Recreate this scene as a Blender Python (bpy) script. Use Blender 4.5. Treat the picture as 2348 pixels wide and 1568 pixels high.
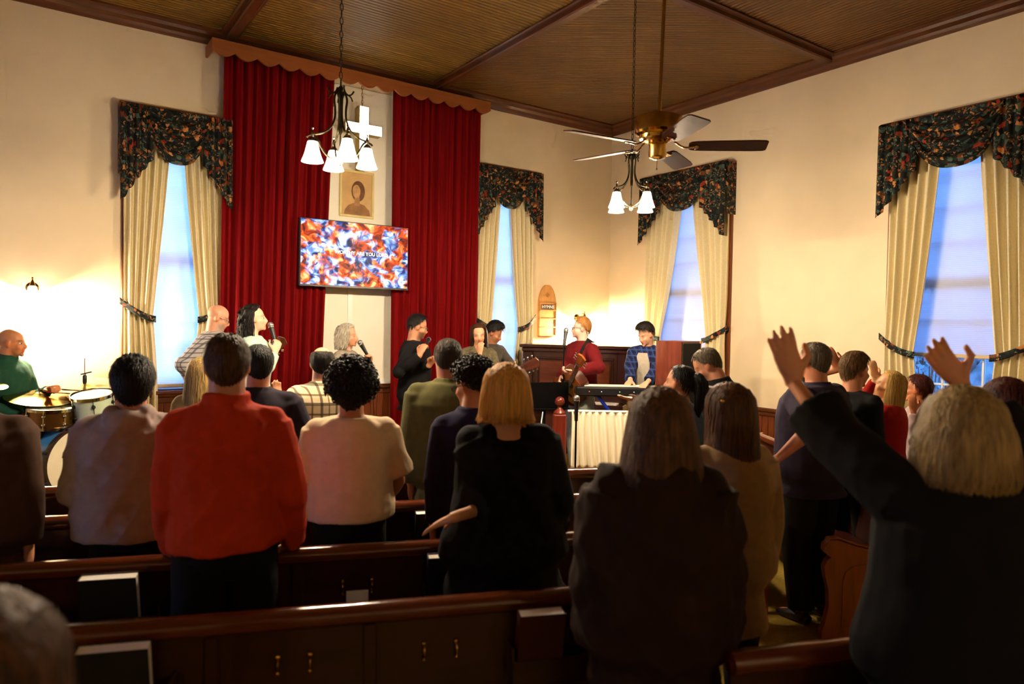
import bpy, bmesh, math, random
import numpy as np
from mathutils import Vector, Matrix, noise as mnoise

for _o in list(bpy.data.objects):
    bpy.data.objects.remove(_o, do_unlink=True)
random.seed(7)
SC = bpy.context.scene
COL = SC.collection
R = math.radians
PI = math.pi

# ------------------------------------------------------------------ camera, world, exposure
CAM_H = 1.80
_yaw, _pitch, _roll = R(35.01), R(-1.49), R(0.933)
_fw = Vector((math.sin(_yaw)*math.cos(_pitch), math.cos(_yaw)*math.cos(_pitch), math.sin(_pitch)))
_r = Vector((math.cos(_yaw), -math.sin(_yaw), 0)); _u = _r.cross(_fw)
_r2 = math.cos(_roll)*_r + math.sin(_roll)*_u
_u2 = -math.sin(_roll)*_r + math.cos(_roll)*_u
_cd = bpy.data.cameras.new('camera'); _cam = bpy.data.objects.new('camera', _cd); COL.objects.link(_cam)
_m = Matrix((_r2, _u2, -_fw)).transposed().to_4x4(); _m.translation = (0, 0, CAM_H)
_cam.matrix_world = _m
_cd.sensor_width = 36; _cd.lens = 1593.1/2348*36; _cd.clip_start = 0.05; _cd.clip_end = 200
_cd.dof.use_dof = True; _cd.dof.focus_distance = 6.5; _cd.dof.aperture_fstop = 2.0
SC.camera = _cam

W_ = bpy.data.worlds.new('dusk_sky'); SC.world = W_; W_.use_nodes = True
_n = W_.node_tree.nodes; _l = W_.node_tree.links
_bg = _n['Background']
_tc = _n.new('ShaderNodeTexCoord'); _sep = _n.new('ShaderNodeSeparateXYZ'); _rmp = _n.new('ShaderNodeValToRGB')
_l.new(_tc.outputs['Generated'], _sep.inputs[0]); _l.new(_sep.outputs['Z'], _rmp.inputs[0])
_rmp.color_ramp.elements[0].position = 0.0; _rmp.color_ramp.elements[0].color = (.20, .45, 1.0, 1)
_rmp.color_ramp.elements[1].position = 0.6; _rmp.color_ramp.elements[1].color = (.10, .30, .95, 1)
_l.new(_rmp.outputs[0], _bg.inputs['Color']); _bg.inputs['Strength'].default_value = 2.8

SC.view_settings.view_transform = 'Standard'; SC.view_settings.look = 'None'
SC.view_settings.gamma = 1.0; SC.view_settings.use_curve_mapping = False
SC.view_settings.exposure = 2.27
SC.cycles.use_denoising = True
SC.cycles.use_adaptive_sampling = True; SC.cycles.adaptive_threshold = .09; SC.cycles.adaptive_min_samples = 10
SC.cycles.max_bounces = 5; SC.cycles.diffuse_bounces = 3; SC.cycles.glossy_bounces = 2
SC.cycles.transmission_bounces = 4; SC.cycles.transparent_max_bounces = 8
SC.cycles.sample_clamp_indirect = 4.0; SC.cycles.sample_clamp_direct = 0
SC.cycles.caustics_reflective = False; SC.cycles.caustics_refractive = False

# light levels of the chandeliers and sconces
CHANDELIER_W = 60.0
SCONCE_W = 52.0

# ------------------------------------------------------------------ room measures (metres)
BY = 7.5        # back wall plane
RX = 6.97       # right wall plane
LX = -4.2       # left wall plane
FY = -4.6       # rear wall plane
CZ = 4.66       # ceiling boards
STAGE = 0.20

# ------------------------------------------------------------------ helpers
def lin(r, g, b):
    f = lambda c: (c/255/12.92) if c/255 <= .04045 else ((c/255+.055)/1.055)**2.4
    return (f(r), f(g), f(b))

class MB:
    """collects faces for one mesh"""
    def __init__(s): s.v = []; s.f = []; s.mi = []
    def add(s, vs, fs, mi=0):
        o = len(s.v); s.v += [tuple(p) for p in vs]
        s.f += [tuple(i+o for i in q) for q in fs]; s.mi += [mi]*len(fs)
        return s
    def box(s, x0, x1, y0, y1, z0, z1, M=None, mi=0):
        vs = [Vector((x, y, z)) for z in (z0, z1) for y in (y0, y1) for x in (x0, x1)]
        if M is not None: vs = [M @ p for p in vs]
        return s.add(vs, [(0,2,3,1),(4,5,7,6),(0,1,5,4),(2,6,7,3),(0,4,6,2),(1,3,7,5)], mi)
    def cbox(s, x0, x1, y0, y1, z0, z1, c=.008, M=None, mi=0):
        lo = (x0, y0, z0); hi = (x1, y1, z1); c = min(c, (x1-x0)*.49, (y1-y0)*.49, (z1-z0)*.49)
        vs = []; ix = {}
        for sx in (0,1):
            for sy in (0,1):
                for sz in (0,1):
                    sg = (sx, sy, sz)
                    for a in range(3):
                        p = []
                        for k in range(3):
                            e = hi[k] if sg[k] else lo[k]
                            if k != a: e += -c if sg[k] else c
                            p.append(e)
                        ix[(sx,sy,sz,a)] = len(vs); vs.append(Vector(p))
        fs = []
        for a in range(3):
            b, d = [(1,2),(2,0),(0,1)][a]
            for e in (0,1):
                q = []
                for (i, j) in ((0,0),(1,0),(1,1),(0,1)):
                    sg = [0,0,0]; sg[a] = e; sg[b] = i; sg[d] = j; q.append(ix[(*sg, a)])
                fs.append(tuple(q) if e else tuple(reversed(q)))
        for a in range(3):
            b, d = [(1,2),(2,0),(0,1)][a]
            for i in (0,1):
                for j in (0,1):
                    s0 = [0,0,0]; s0[b] = i; s0[d] = j; s1 = list(s0); s1[a] = 1
                    q = (ix[(*s0,b)], ix[(*s1,b)], ix[(*s1,d)], ix[(*s0,d)])
                    fs.append(q if i != j else tuple(reversed(q)))
        for sx in (0,1):
            for sy in (0,1):
                for sz in (0,1):
                    q = (ix[(sx,sy,sz,0)], ix[(sx,sy,sz,1)], ix[(sx,sy,sz,2)])
                    fs.append(q if (sx+sy+sz) % 2 else tuple(reversed(q)))
        if M is not None: vs = [M @ p for p in vs]
        return s.add(vs, fs, mi)
    def tube(s, pts, rad, n=10, ref=None, cap=True, mi=0):
        """tube through pts; rad: number, list of numbers or list of (ra, rb)"""
        pts = [Vector(p) for p in pts]; k = len(pts)
        if not isinstance(rad, (list, tuple)): rad = [rad]*k
        rr = [(a if isinstance(a, (tuple, list)) else (a, a)) for a in rad]
        tan = []
        for i in range(k):
            t = (pts[min(i+1, k-1)] - pts[max(i-1, 0)])
            tan.append(t.normalized() if t.length > 1e-9 else Vector((0,0,1)))
        a = Vector(ref) if ref is not None else (Vector((1,0,0)) if abs(tan[0].x) < .9 else Vector((0,1,0)))
        vs = []
        for i in range(k):
            if ref is not None: a = Vector(ref)
            a = (a - tan[i]*a.dot(tan[i]))
            a = a.normalized() if a.length > 1e-6 else tan[i].orthogonal().normalized()
            b = tan[i].cross(a)
            for j in range(n):
                th = 2*PI*j/n
                vs.append(pts[i] + a*(math.cos(th)*rr[i][0]) + b*(math.sin(th)*rr[i][1]))
        fs = [(i*n+j, i*n+(j+1) % n, (i+1)*n+(j+1) % n, (i+1)*n+j) for i in range(k-1) for j in range(n)]
        if cap:
            fs.append(tuple(reversed(range(n)))); fs.append(tuple((k-1)*n+j for j in range(n)))
        return s.add(vs, fs, mi)
    def lathe(s, prof, n=24, M=None, mi=0, cap=True):
        vs = []; k = len(prof)
        for (r, z) in prof:
            for j in range(n):
                th = 2*PI*j/n; vs.append(Vector((max(r, 1e-5)*math.cos(th), max(r, 1e-5)*math.sin(th), z)))
        if M is not None: vs = [M @ p for p in vs]
        fs = [(i*n+j, i*n+(j+1) % n, (i+1)*n+(j+1) % n, (i+1)*n+j) for i in range(k-1) for j in range(n)]
        if cap:
            if prof[0][0] > 1e-4: fs.append(tuple(reversed(range(n))))
            if prof[-1][0] > 1e-4: fs.append(tuple((k-1)*n+j for j in range(n)))
        return s.add(vs, fs, mi)
    def ball(s, c, r, n=14, m=9, M=None, mi=0):
        if not isinstance(r, (tuple, list)): r = (r, r, r)
        c = Vector(c); vs = [c + Vector((0,0,-r[2]))]
        for i in range(1, m):
            ph = -PI/2 + PI*i/m
            for j in range(n):
                th = 2*PI*j/n
                vs.append(c + Vector((r[0]*math.cos(ph)*math.cos(th), r[1]*math.cos(ph)*math.sin(th), r[2]*math.sin(ph))))
        vs.append(c + Vector((0,0,r[2])))
        if M is not None: vs = [M @ p for p in vs]
        fs = [(0, 1+(j+1) % n, 1+j) for j in range(n)]
        for i in range(m-2):
            for j in range(n):
                fs.append((1+i*n+j, 1+i*n+(j+1) % n, 1+(i+1)*n+(j+1) % n, 1+(i+1)*n+j))
        t = len(vs)-1; b = 1+(m-2)*n
        fs += [(b+j, b+(j+1) % n, t) for j in range(n)]
        return s.add(vs, fs, mi)
    def prism(s, poly, d0, d1, M=None, mi=0):
        """polygon in local x,z extruded along local y"""
        k = len(poly)
        vs = [Vector((p[0], d0, p[1])) for p in poly] + [Vector((p[0], d1, p[1])) for p in poly]
        if M is not None: vs = [M @ p for p in vs]
        fs = [tuple(range(k)), tuple(reversed(range(k, 2*k)))]
        fs += [(i, i+k, (i+1) % k+k, (i+1) % k) for i in range(k)]
        return s.add(vs, fs, mi)
    def grid(s, fn, nu, nv, mi=0, wrap=False):
        vs = [Vector(fn(i/nu, j/nv)) for j in range(nv+1) for i in range(nu+1)]
        w = nu+1
        fs = [(j*w+i, j*w+i+1, (j+1)*w+i+1, (j+1)*w+i) for j in range(nv) for i in range(nu)]
        return s.add(vs, fs, mi)
    def sheet(s, fn, nu, nv, th=.004, mi=0):
        """closed thin sheet; fn(u,v) -> point, thickness along local normal"""
        P = [[Vector(fn(i/nu, j/nv)) for i in range(nu+1)] for j in range(nv+1)]
        vs = []; w = nu+1
        nrm = []
        for j in range(nv+1):
            for i in range(nu+1):
                du = P[j][min(i+1, nu)] - P[j][max(i-1, 0)]; dv = P[min(j+1, nv)][i] - P[max(j-1, 0)][i]
                q = du.cross(dv); nrm.append(q.normalized() if q.length > 1e-12 else Vector((0,0,1)))
                vs.append(P[j][i])
        vs2 = [p - q*th for p, q in zip(vs, nrm)]; o = len(vs)
        fs = [(j*w+i, j*w+i+1, (j+1)*w+i+1, (j+1)*w+i) for j in range(nv) for i in range(nu)]
        fs += [tuple(reversed([a+o for a in q])) for q in fs]
        for i in range(nu):
            fs.append((i+1, i, i+o, i+1+o)); a = nv*w+i; fs.append((a, a+1, a+1+o, a+o))
        for j in range(nv):
            a = j*w; fs.append((a, a+w, a+w+o, a+o)); a = j*w+nu; fs.append((a+w, a, a+o, a+w+o))
        return s.add(vs+vs2, fs, mi)

def mesh(name, mb, mats, smooth=40):
    me = bpy.data.meshes.new(name)
    me.from_pydata([tuple(p) for p in mb.v], [], mb.f)
    if not isinstance(mats, (list, tuple)): mats = [mats]
    for m in mats: me.materials.append(m)
    if len(mats) > 1: me.polygons.foreach_set('material_index', mb.mi)
    if smooth:
        me.polygons.foreach_set('use_smooth', [True]*len(me.polygons))
        if smooth < 180: me.set_sharp_from_angle(angle=R(smooth))
    me.update()
    return me

def link(name, me, parent=None, loc=(0,0,0), rot=(0,0,0)):
    o = bpy.data.objects.new(name, me); COL.objects.link(o)
    o.location = loc; o.rotation_euler = rot
    if parent is not None: o.parent = parent
    return o

def part(name, mb, mats, parent, smooth=40, loc=(0,0,0), rot=(0,0,0), label=None):
    o = link(name, mesh(name, mb, mats, smooth), parent, loc, rot)
    if label: o['label'] = label
    return o

def tag(o, label=None, cat=None, group=None, kind=None):
    if label: o['label'] = label
    if cat: o['category'] = cat
    if group: o['group'] = group
    if kind: o['kind'] = kind
    return o

def thing(name, label, cat, loc=(0,0,0), rotz=0, group=None):
    o = bpy.data.objects.new(name, None); COL.objects.link(o)
    o.empty_display_size = .1
    o.location = loc; o.rotation_euler = (0, 0, rotz)
    return tag(o, label, cat, group)

def struct(name, mb, mats, smooth=40, loc=(0,0,0), rot=(0,0,0)):
    o = link(name, mesh(name, mb, mats, smooth), None, loc, rot); o['kind'] = 'structure'
    return o

def copy_tree(o, parent=None):
    c = o.copy(); COL.objects.link(c); c.parent = parent
    for ch in list(o.children): copy_tree(ch, c)
    return c

# ------------------------------------------------------------------ procedural materials
def _base(name):
    m = bpy.data.materials.new(name); m.use_nodes = True
    return m, m.node_tree.nodes, m.node_tree.links, m.node_tree.nodes['Principled BSDF']

def pmat(name, col, rough=.6, metal=0., var=.12, scale=8., stretch=(1,1,1), bump=0., bscale=None, bdist=.01,
         spec=.5, coat=0., sheen=0., emit=None, estr=0., rot=(0,0,0), detail=4., distort=0.):
    m, N, L, B = _base(name)
    tc = N.new('ShaderNodeTexCoord'); mp = N.new('ShaderNodeMapping')
    mp.inputs['Scale'].default_value = stretch; mp.inputs['Rotation'].default_value = rot
    L.new(tc.outputs['Object'], mp.inputs[0])
    nz = N.new('ShaderNodeTexNoise'); nz.inputs['Scale'].default_value = scale
    nz.inputs['Detail'].default_value = detail; nz.inputs['Distortion'].default_value = distort
    L.new(mp.outputs[0], nz.inputs['Vector'])
    mr = N.new('ShaderNodeValToRGB')
    mr.color_ramp.elements[0].position = .3; mr.color_ramp.elements[1].position = .7
    mr.color_ramp.elements[0].color = (*[max(0, c*(1-var)) for c in col], 1)
    mr.color_ramp.elements[1].color = (*[min(1, c*(1+var)) for c in col], 1)
    L.new(nz.outputs['Fac'], mr.inputs[0]); L.new(mr.outputs[0], B.inputs['Base Color'])
    B.inputs['Roughness'].default_value = rough; B.inputs['Metallic'].default_value = metal
    B.inputs['Specular IOR Level'].default_value = spec
    B.inputs['Coat Weight'].default_value = coat; B.inputs['Sheen Weight'].default_value = sheen
    if emit:
        B.inputs['Emission Color'].default_value = (*emit, 1); B.inputs['Emission Strength'].default_value = estr
    if bump:
        b = N.new('ShaderNodeBump'); b.inputs['Strength'].default_value = bump; b.inputs['Distance'].default_value = bdist
        src = nz
        if bscale:
            src = N.new('ShaderNodeTexNoise'); src.inputs['Scale'].default_value = bscale
            L.new(mp.outputs[0], src.inputs['Vector'])
        L.new(src.outputs['Fac'], b.inputs['Height']); L.new(b.outputs[0], B.inputs['Normal'])
    return m

def wood(name, col, axis='x', rough=.45, var=.35, scale=6., coat=0.):
    st = {'x': (.12, 1, 1), 'y': (1, .12, 1), 'z': (1, 1, .12)}[axis]
    return pmat(name, col, rough=rough, var=var, scale=scale*4, stretch=st, bump=.12, bdist=.004, coat=coat, distort=.6)

def emission(name, col, strength, var=.03):
    m, N, L, B = _base(name)
    B.inputs['Base Color'].default_value = (*col, 1)
    nz = N.new('ShaderNodeTexNoise'); nz.inputs['Scale'].default_value = 12
    mr = N.new('ShaderNodeValToRGB')
    mr.color_ramp.elements[0].color = (*[c*(1-var) for c in col], 1); mr.color_ramp.elements[1].color = (*col, 1)
    L.new(nz.outputs['Fac'], mr.inputs[0]); L.new(mr.outputs[0], B.inputs['Emission Color'])
    B.inputs['Emission Strength'].default_value = strength
    return m

def boards_mat(name, ang, col):
    """narrow varnished ceiling boards: groove bump and streaky varnish across the board direction"""
    m, N, L, B = _base(name)
    tc = N.new('ShaderNodeTexCoord'); mp = N.new('ShaderNodeMapping'); mp.inputs['Rotation'].default_value = (0, 0, ang)
    L.new(tc.outputs['Object'], mp.inputs[0])
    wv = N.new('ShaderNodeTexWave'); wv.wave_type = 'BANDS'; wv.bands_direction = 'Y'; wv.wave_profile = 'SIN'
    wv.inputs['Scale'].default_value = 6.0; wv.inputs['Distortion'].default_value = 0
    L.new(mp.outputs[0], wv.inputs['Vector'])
    mp2 = N.new('ShaderNodeMapping'); mp2.inputs['Scale'].default_value = (.35, 22, 1); L.new(mp.outputs[0], mp2.inputs[0])
    nz = N.new('ShaderNodeTexNoise'); nz.inputs['Scale'].default_value = 3.0; nz.inputs['Detail'].default_value = 5
    L.new(mp2.outputs[0], nz.inputs['Vector'])
    nb = N.new('ShaderNodeTexNoise'); nb.inputs['Scale'].default_value = .9; nb.inputs['Detail'].default_value = 4
    L.new(mp.outputs[0], nb.inputs['Vector'])
    r = N.new('ShaderNodeValToRGB'); r.color_ramp.elements[0].position = .32; r.color_ramp.elements[1].position = .7
    r.color_ramp.elements[0].color = (*[c*.38 for c in col], 1); r.color_ramp.elements[1].color = (*[c*1.6 for c in col], 1)
    mx = N.new('ShaderNodeMath'); mx.operation = 'MULTIPLY_ADD'; mx.inputs[1].default_value = .6
    L.new(nz.outputs['Fac'], mx.inputs[0])
    mm = N.new('ShaderNodeMath'); mm.operation = 'MULTIPLY'; mm.inputs[1].default_value = .4; L.new(nb.outputs['Fac'], mm.inputs[0])
    L.new(mm.outputs[0], mx.inputs[2]); L.new(mx.outputs[0], r.inputs[0])
    groove_shade = N.new('ShaderNodeValToRGB'); groove_shade.color_ramp.elements[0].position = .02; groove_shade.color_ramp.elements[0].color = (.3, .3, .3, 1); groove_shade.color_ramp.elements[1].position = .25; groove_shade.color_ramp.elements[1].color = (1, 1, 1, 1)  # shade of the board grooves painted into the colour as dark lines
    L.new(wv.outputs['Fac'], groove_shade.inputs[0])
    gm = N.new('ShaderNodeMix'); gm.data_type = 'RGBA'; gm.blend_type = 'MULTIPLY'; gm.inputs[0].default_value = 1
    L.new(r.outputs[0], gm.inputs[6]); L.new(groove_shade.outputs[0], gm.inputs[7]); L.new(gm.outputs[2], B.inputs['Base Color'])
    rr = N.new('ShaderNodeMapRange'); rr.inputs[3].default_value = .30; rr.inputs[4].default_value = .60
    L.new(nz.outputs['Fac'], rr.inputs[0]); L.new(rr.outputs[0], B.inputs['Roughness'])
    b = N.new('ShaderNodeBump'); b.inputs['Strength'].default_value = .9; b.inputs['Distance'].default_value = .012
    L.new(wv.outputs['Fac'], b.inputs['Height']); L.new(b.outputs[0], B.inputs['Normal'])
    return m

def floral_mat(name):
    m, N, L, B = _base(name)
    tc = N.new('ShaderNodeTexCoord')
    nd = N.new('ShaderNodeTexNoise'); nd.inputs['Scale'].default_value = 14; L.new(tc.outputs['Object'], nd.inputs['Vector'])
    ad = N.new('ShaderNodeVectorMath'); ad.operation = 'MULTIPLY_ADD'; ad.inputs[1].default_value = (.07, .07, .07)
    L.new(nd.outputs['Color'], ad.inputs[0]); L.new(tc.outputs['Object'], ad.inputs[2])
    def layer(scale, cols):
        v = N.new('ShaderNodeTexVoronoi'); v.inputs['Scale'].default_value = scale; L.new(ad.outputs[0], v.inputs['Vector'])
        s = N.new('ShaderNodeSeparateColor'); L.new(v.outputs['Color'], s.inputs[0])
        r = N.new('ShaderNodeValToRGB'); r.color_ramp.interpolation = 'CONSTANT'
        e = r.color_ramp.elements; e[0].position = 0; e[0].color = (*cols[0][1], 1); e[1].position = cols[1][0]; e[1].color = (*cols[1][1], 1)
        for p, c in cols[2:]:
            k = e.new(p); k.color = (*c, 1)
        L.new(s.outputs[0], r.inputs[0]); return v, r
    v1, r1 = layer(26, [(0, lin(6,9,8)), (.50, lin(24,40,36)), (.66, lin(70,92,80)), (.76, lin(120,66,26)), (.87, lin(196,130,70)), (.95, lin(150,48,24))])
    v2, r2 = layer(62, [(0, lin(8,12,10)), (.45, lin(40,62,58)), (.65, lin(14,18,15)), (.80, lin(170,110,60)), (.92, lin(96,112,100))])
    nm = N.new('ShaderNodeTexNoise'); nm.inputs['Scale'].default_value = 9; L.new(tc.outputs['Object'], nm.inputs['Vector'])
    st = N.new('ShaderNodeValToRGB'); st.color_ramp.elements[0].position = .47; st.color_ramp.elements[1].position = .53
    L.new(nm.outputs['Fac'], st.inputs[0])
    mx = N.new('ShaderNodeMix'); mx.data_type = 'RGBA'; L.new(st.outputs[0], mx.inputs[0])
    L.new(r1.outputs[0], mx.inputs[6]); L.new(r2.outputs[0], mx.inputs[7]); L.new(mx.outputs[2], B.inputs['Base Color'])
    B.inputs['Roughness'].default_value = .75; B.inputs['Specular IOR Level'].default_value = .3
    return m

def stripes_mat(name, base, c1, c2=None, fx=9., fz=9., w=.22, off=0., rough=.85):
    """woven check: two sets of lines in object x and z"""
    m, N, L, B = _base(name)
    tc = N.new('ShaderNodeTexCoord'); sp = N.new('ShaderNodeSeparateXYZ'); L.new(tc.outputs['Object'], sp.inputs[0])
    def line(out, f, wd, ph):
        a = N.new('ShaderNodeMath'); a.operation = 'MULTIPLY_ADD'; a.inputs[1].default_value = f; a.inputs[2].default_value = ph + 50
        L.new(out, a.inputs[0])
        fr = N.new('ShaderNodeMath'); fr.operation = 'FRACT'; L.new(a.outputs[0], fr.inputs[0])
        lt = N.new('ShaderNodeMath'); lt.operation = 'LESS_THAN'; lt.inputs[1].default_value = wd; L.new(fr.outputs[0], lt.inputs[0])
        return lt.outputs[0]
    def mixc(fac, a, b, k):
        mu = N.new('ShaderNodeMath'); mu.operation = 'MULTIPLY'; mu.inputs[1].default_value = k; L.new(fac, mu.inputs[0])
        mx = N.new('ShaderNodeMix'); mx.data_type = 'RGBA'; L.new(mu.outputs[0], mx.inputs[0])
        L.new(a, mx.inputs[6]); mx.inputs[7].default_value = (*b, 1); return mx.outputs[2]
    rgb = N.new('ShaderNodeTexNoise'); rgb.inputs['Scale'].default_value = 40; L.new(tc.outputs['Object'], rgb.inputs['Vector'])
    rp = N.new('ShaderNodeValToRGB'); rp.color_ramp.elements[0].color = (*[c*.85 for c in base], 1); rp.color_ramp.elements[1].color = (*[min(1, c*1.1) for c in base], 1)
    L.new(rgb.outputs['Fac'], rp.inputs[0])
    xy = N.new('ShaderNodeMath'); xy.operation = 'MULTIPLY_ADD'; xy.inputs[1].default_value = .9; L.new(sp.outputs['Y'], xy.inputs[0]); L.new(sp.outputs['X'], xy.inputs[2])
    o = mixc(line(xy.outputs[0], fx, w, off), rp.outputs[0], c1, .75)
    o = mixc(line(sp.outputs['Z'], fz, w, off), o, c1, .75)
    if c2:
        o = mixc(line(xy.outputs[0], fx, w*.6, off+.5), o, c2, .8)
        o = mixc(line(sp.outputs['Z'], fz, w*.6, off+.5), o, c2, .8)
    L.new(o, B.inputs['Base Color']); B.inputs['Roughness'].default_value = rough; B.inputs['Specular IOR Level'].default_value = .2
    return m

M_wall = pmat('cream_plaster', lin(238, 219, 184), rough=.8, var=.03, scale=3, bump=.05, bscale=90, bdist=.002, spec=.25)
M_panel = pmat('white_wall_panel', lin(244, 238, 222), rough=.6, var=.02, scale=3, spec=.3)
M_whitetrim = pmat('white_gloss_paint', lin(246, 244, 238), rough=.35, var=.02)
M_wain = wood('wainscot_stained_wood', lin(112, 52, 18), 'z', rough=.4, var=.3)
M_trimwood = wood('dark_varnished_trim', lin(92, 48, 18), 'x', rough=.35, var=.3)
M_trimwood_y = wood('dark_varnished_trim_lengthwise', lin(92, 48, 18), 'y', rough=.35, var=.3)
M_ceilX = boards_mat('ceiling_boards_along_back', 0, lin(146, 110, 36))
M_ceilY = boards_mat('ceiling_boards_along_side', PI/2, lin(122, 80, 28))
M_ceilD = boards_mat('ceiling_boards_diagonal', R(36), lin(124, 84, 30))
M_carpet = pmat('olive_gold_carpet', lin(150, 124, 52), rough=.95, var=.18, scale=60, bump=.4, bscale=240, bdist=.004, spec=.1)
M_pew = wood('pew_red_brown_wood', lin(48, 17, 10), 'x', rough=.28, var=.3, coat=.3)
M_rail = wood('pew_rail_polished', lin(92, 40, 18), 'x', rough=.16, var=.2, coat=.6)
M_pewend = wood('pew_end_wood', lin(150, 78, 30), 'z', rough=.3, var=.25, coat=.3)
M_maho = wood('mahogany_post_wood', lin(104, 34, 20), 'z', rough=.32, var=.25, coat=.2)
M_red = pmat('red_velvet', lin(118, 6, 10), rough=.85, var=.22, scale=5, stretch=(8, 8, .25), sheen=.0, spec=.1)
M_drape = pmat('beige_drape_fabric', lin(232, 218, 178), rough=.85, var=.06, scale=60, spec=.15, sheen=.1)
M_floral = floral_mat('dark_floral_fabric')
M_frame = wood('window_frame_wood', lin(110, 56, 22), 'z', rough=.4, var=.25)
M_black = pmat('black_plastic', lin(18, 18, 19), rough=.4, var=.1)
M_blackm = pmat('black_metal', lin(20, 20, 22), rough=.3, metal=.7, var=.1)
M_chrome = pmat('chrome', lin(210, 210, 212), rough=.12, metal=1, var=.04)
M_brass = pmat('polished_brass', lin(190, 150, 70), rough=.18, metal=1, var=.08)
M_bronze = pmat('antique_bronze', lin(64, 58, 40), rough=.35, metal=.9, var=.15)
M_nickel = pmat('brushed_nickel', lin(176, 164, 140), rough=.25, metal=1, var=.08)
M_paper = pmat('paper_white', lin(240, 234, 224), rough=.85, var=.04)
# ================================================================== STRUCTURE
# ---- floor and stage
struct('floor', MB().box(LX, RX, FY, BY, -.12, 0), M_carpet, 0)
_pl = [(LX, 5.55), (2.3, 4.95), (3.45, 4.55), (4.35, 4.80), (RX, 4.30), (RX, BY), (LX, BY)]
def slab(poly, z0, z1):
    mb = MB(); k = len(poly)
    mb.add([(x, y, z0) for x, y in poly] + [(x, y, z1) for x, y in poly],
           [tuple(reversed(range(k))), tuple(range(k, 2*k))] + [(i, (i+1) % k, (i+1) % k+k, i+k) for i in range(k)])
    return mb
struct('floor_stage', slab(_pl, 0, STAGE), M_carpet, 0)
_rs = thing('drum_riser', 'low carpeted riser under the blue drum kit', 'riser', (.15, 6.72, STAGE))
part('deck', MB().cbox(-1.0, .85, -.68, .60, .0, .155, .01), M_carpet, _rs, 0)

# ---- walls with window openings.  window table: (name, wall, centre, half width)
WIN = [('window_1', 'B', 1.20, .43), ('window_2', 'B', 5.06, .46), ('window_3', 'R', 6.03, .645), ('window_4', 'R', 2.86, .62)]
SILLS = {'B': 1.095, 'R': .93, 'L': .93}; HEAD = 3.62
def wall_with_holes(a0, a1, holes, top, put, SILL=.93):
    mb = MB(); xs = a0
    for c, h in sorted(holes):
        put(mb, xs, c-h, 0, top); put(mb, c-h, c+h, 0, SILL); put(mb, c-h, c+h, HEAD, top); xs = c+h
    put(mb, xs, a1, 0, top); return mb
wb = struct('wall_back', wall_with_holes(LX, RX+.18, [(w[2], w[3]-.07) for w in WIN if w[1] == 'B'], CZ+.05,
            lambda mb, a, b, z0, z1: mb.box(a, b, BY, BY+.18, z0, z1), 1.095), M_wall, 0)
wr = struct('wall_right', wall_with_holes(FY, BY, [(w[2], w[3]-.07) for w in WIN if w[1] == 'R']+[], CZ+.05,
            lambda mb, a, b, z0, z1: mb.box(RX, RX+.18, a, b, z0, z1)), M_wall, 0)
wl = struct('wall_left', wall_with_holes(FY, BY, [(4.6, .55)], CZ+.05,
            lambda mb, a, b, z0, z1: mb.box(LX-.18, LX, a, b, z0, z1)), M_wall, 0)
struct('wall_rear', MB().box(LX-.18, RX+.18, FY-.18, FY, 0, CZ+.05), M_wall, 0)

# ---- wainscot planks, children of their walls
_plank = mesh('plank', MB().cbox(-.0385, .0385, -.016, 0, 0, 1.0, .006), M_wain, 0)
WZ = 1.0
for i in range(int((RX+.9)/.08)):
    x = -.9 + .04 + i*.08
    p = link('plank', _plank, wb, (x, BY, 0)); p.scale = (1, 1, 1.03)
for i in range(int((BY-1.2)/.08)):
    y = 1.2 + .04 + i*.08
    p = link('plank', _plank, wr, (RX, y, 0), (0, 0, -PI/2)); p.scale = (1, 1, .84)
for w in (wb,):
    part('wainscot_cap', MB().cbox(-.9, RX, BY-.045, BY, 1.03, 1.075, .012), M_trimwood, w, 0)
    part('wainscot_moulding', MB().cbox(-.9, RX, BY-.028, BY, .97, 1.03, .01), M_trimwood, w, 0)
part('wainscot_cap', MB().cbox(RX-.045, RX, 1.2, BY, .84, .885, .012), M_trimwood_y, wr, 0)
part('wainscot_moulding', MB().cbox(RX-.028, RX, 1.2, BY, .79, .84, .01), M_trimwood_y, wr, 0)

# ---- ceiling: board panels between varnished beams
ce = struct('ceiling', MB().box(LX-.2, RX+.2, FY-.2, BY+.2, CZ+.02, CZ+.14), M_trimwood, 0)
BXS = [-3.12, -.72, 1.68, 4.06]; BYS = [4.15, 1.75, -.65, -3.05]
xs = [LX] + BXS + [RX]; ys = [BY] + BYS + [FY]
for i in range(len(xs)-1):
    for j in range(len(ys)-1):
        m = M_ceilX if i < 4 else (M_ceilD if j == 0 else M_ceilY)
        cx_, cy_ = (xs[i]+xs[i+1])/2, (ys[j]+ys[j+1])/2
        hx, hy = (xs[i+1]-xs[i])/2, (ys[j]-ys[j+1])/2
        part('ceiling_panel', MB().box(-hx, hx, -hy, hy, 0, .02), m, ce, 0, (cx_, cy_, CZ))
def beam(mb, x0, x1, y0, y1):
    mb.cbox(x0, x1, y0, y1, CZ-.075, CZ, .012)
    if (x1-x0) < (y1-y0): mb.cbox(x0-.045, x1+.045, y0, y1, CZ-.03, CZ, .012)
    else: mb.cbox(x0, x1, y0-.045, y1+.045, CZ-.03, CZ, .012)
for k, x in enumerate(BXS):
    mb = MB(); beam(mb, x-.05, x+.05, FY, BY); part('beam', mb, M_trimwood_y, ce, 0)
for k, y in enumerate(BYS):
    mb = MB(); beam(mb, LX, RX, y-.05, y+.05); part('beam', mb, M_trimwood, ce, 0)
_cor = [(0, 0), (.13, 0), (.13, -.02), (.10, -.035), (.085, -.06), (.05, -.085), (.035, -.11), (.02, -.13), (0, -.13)]
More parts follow.
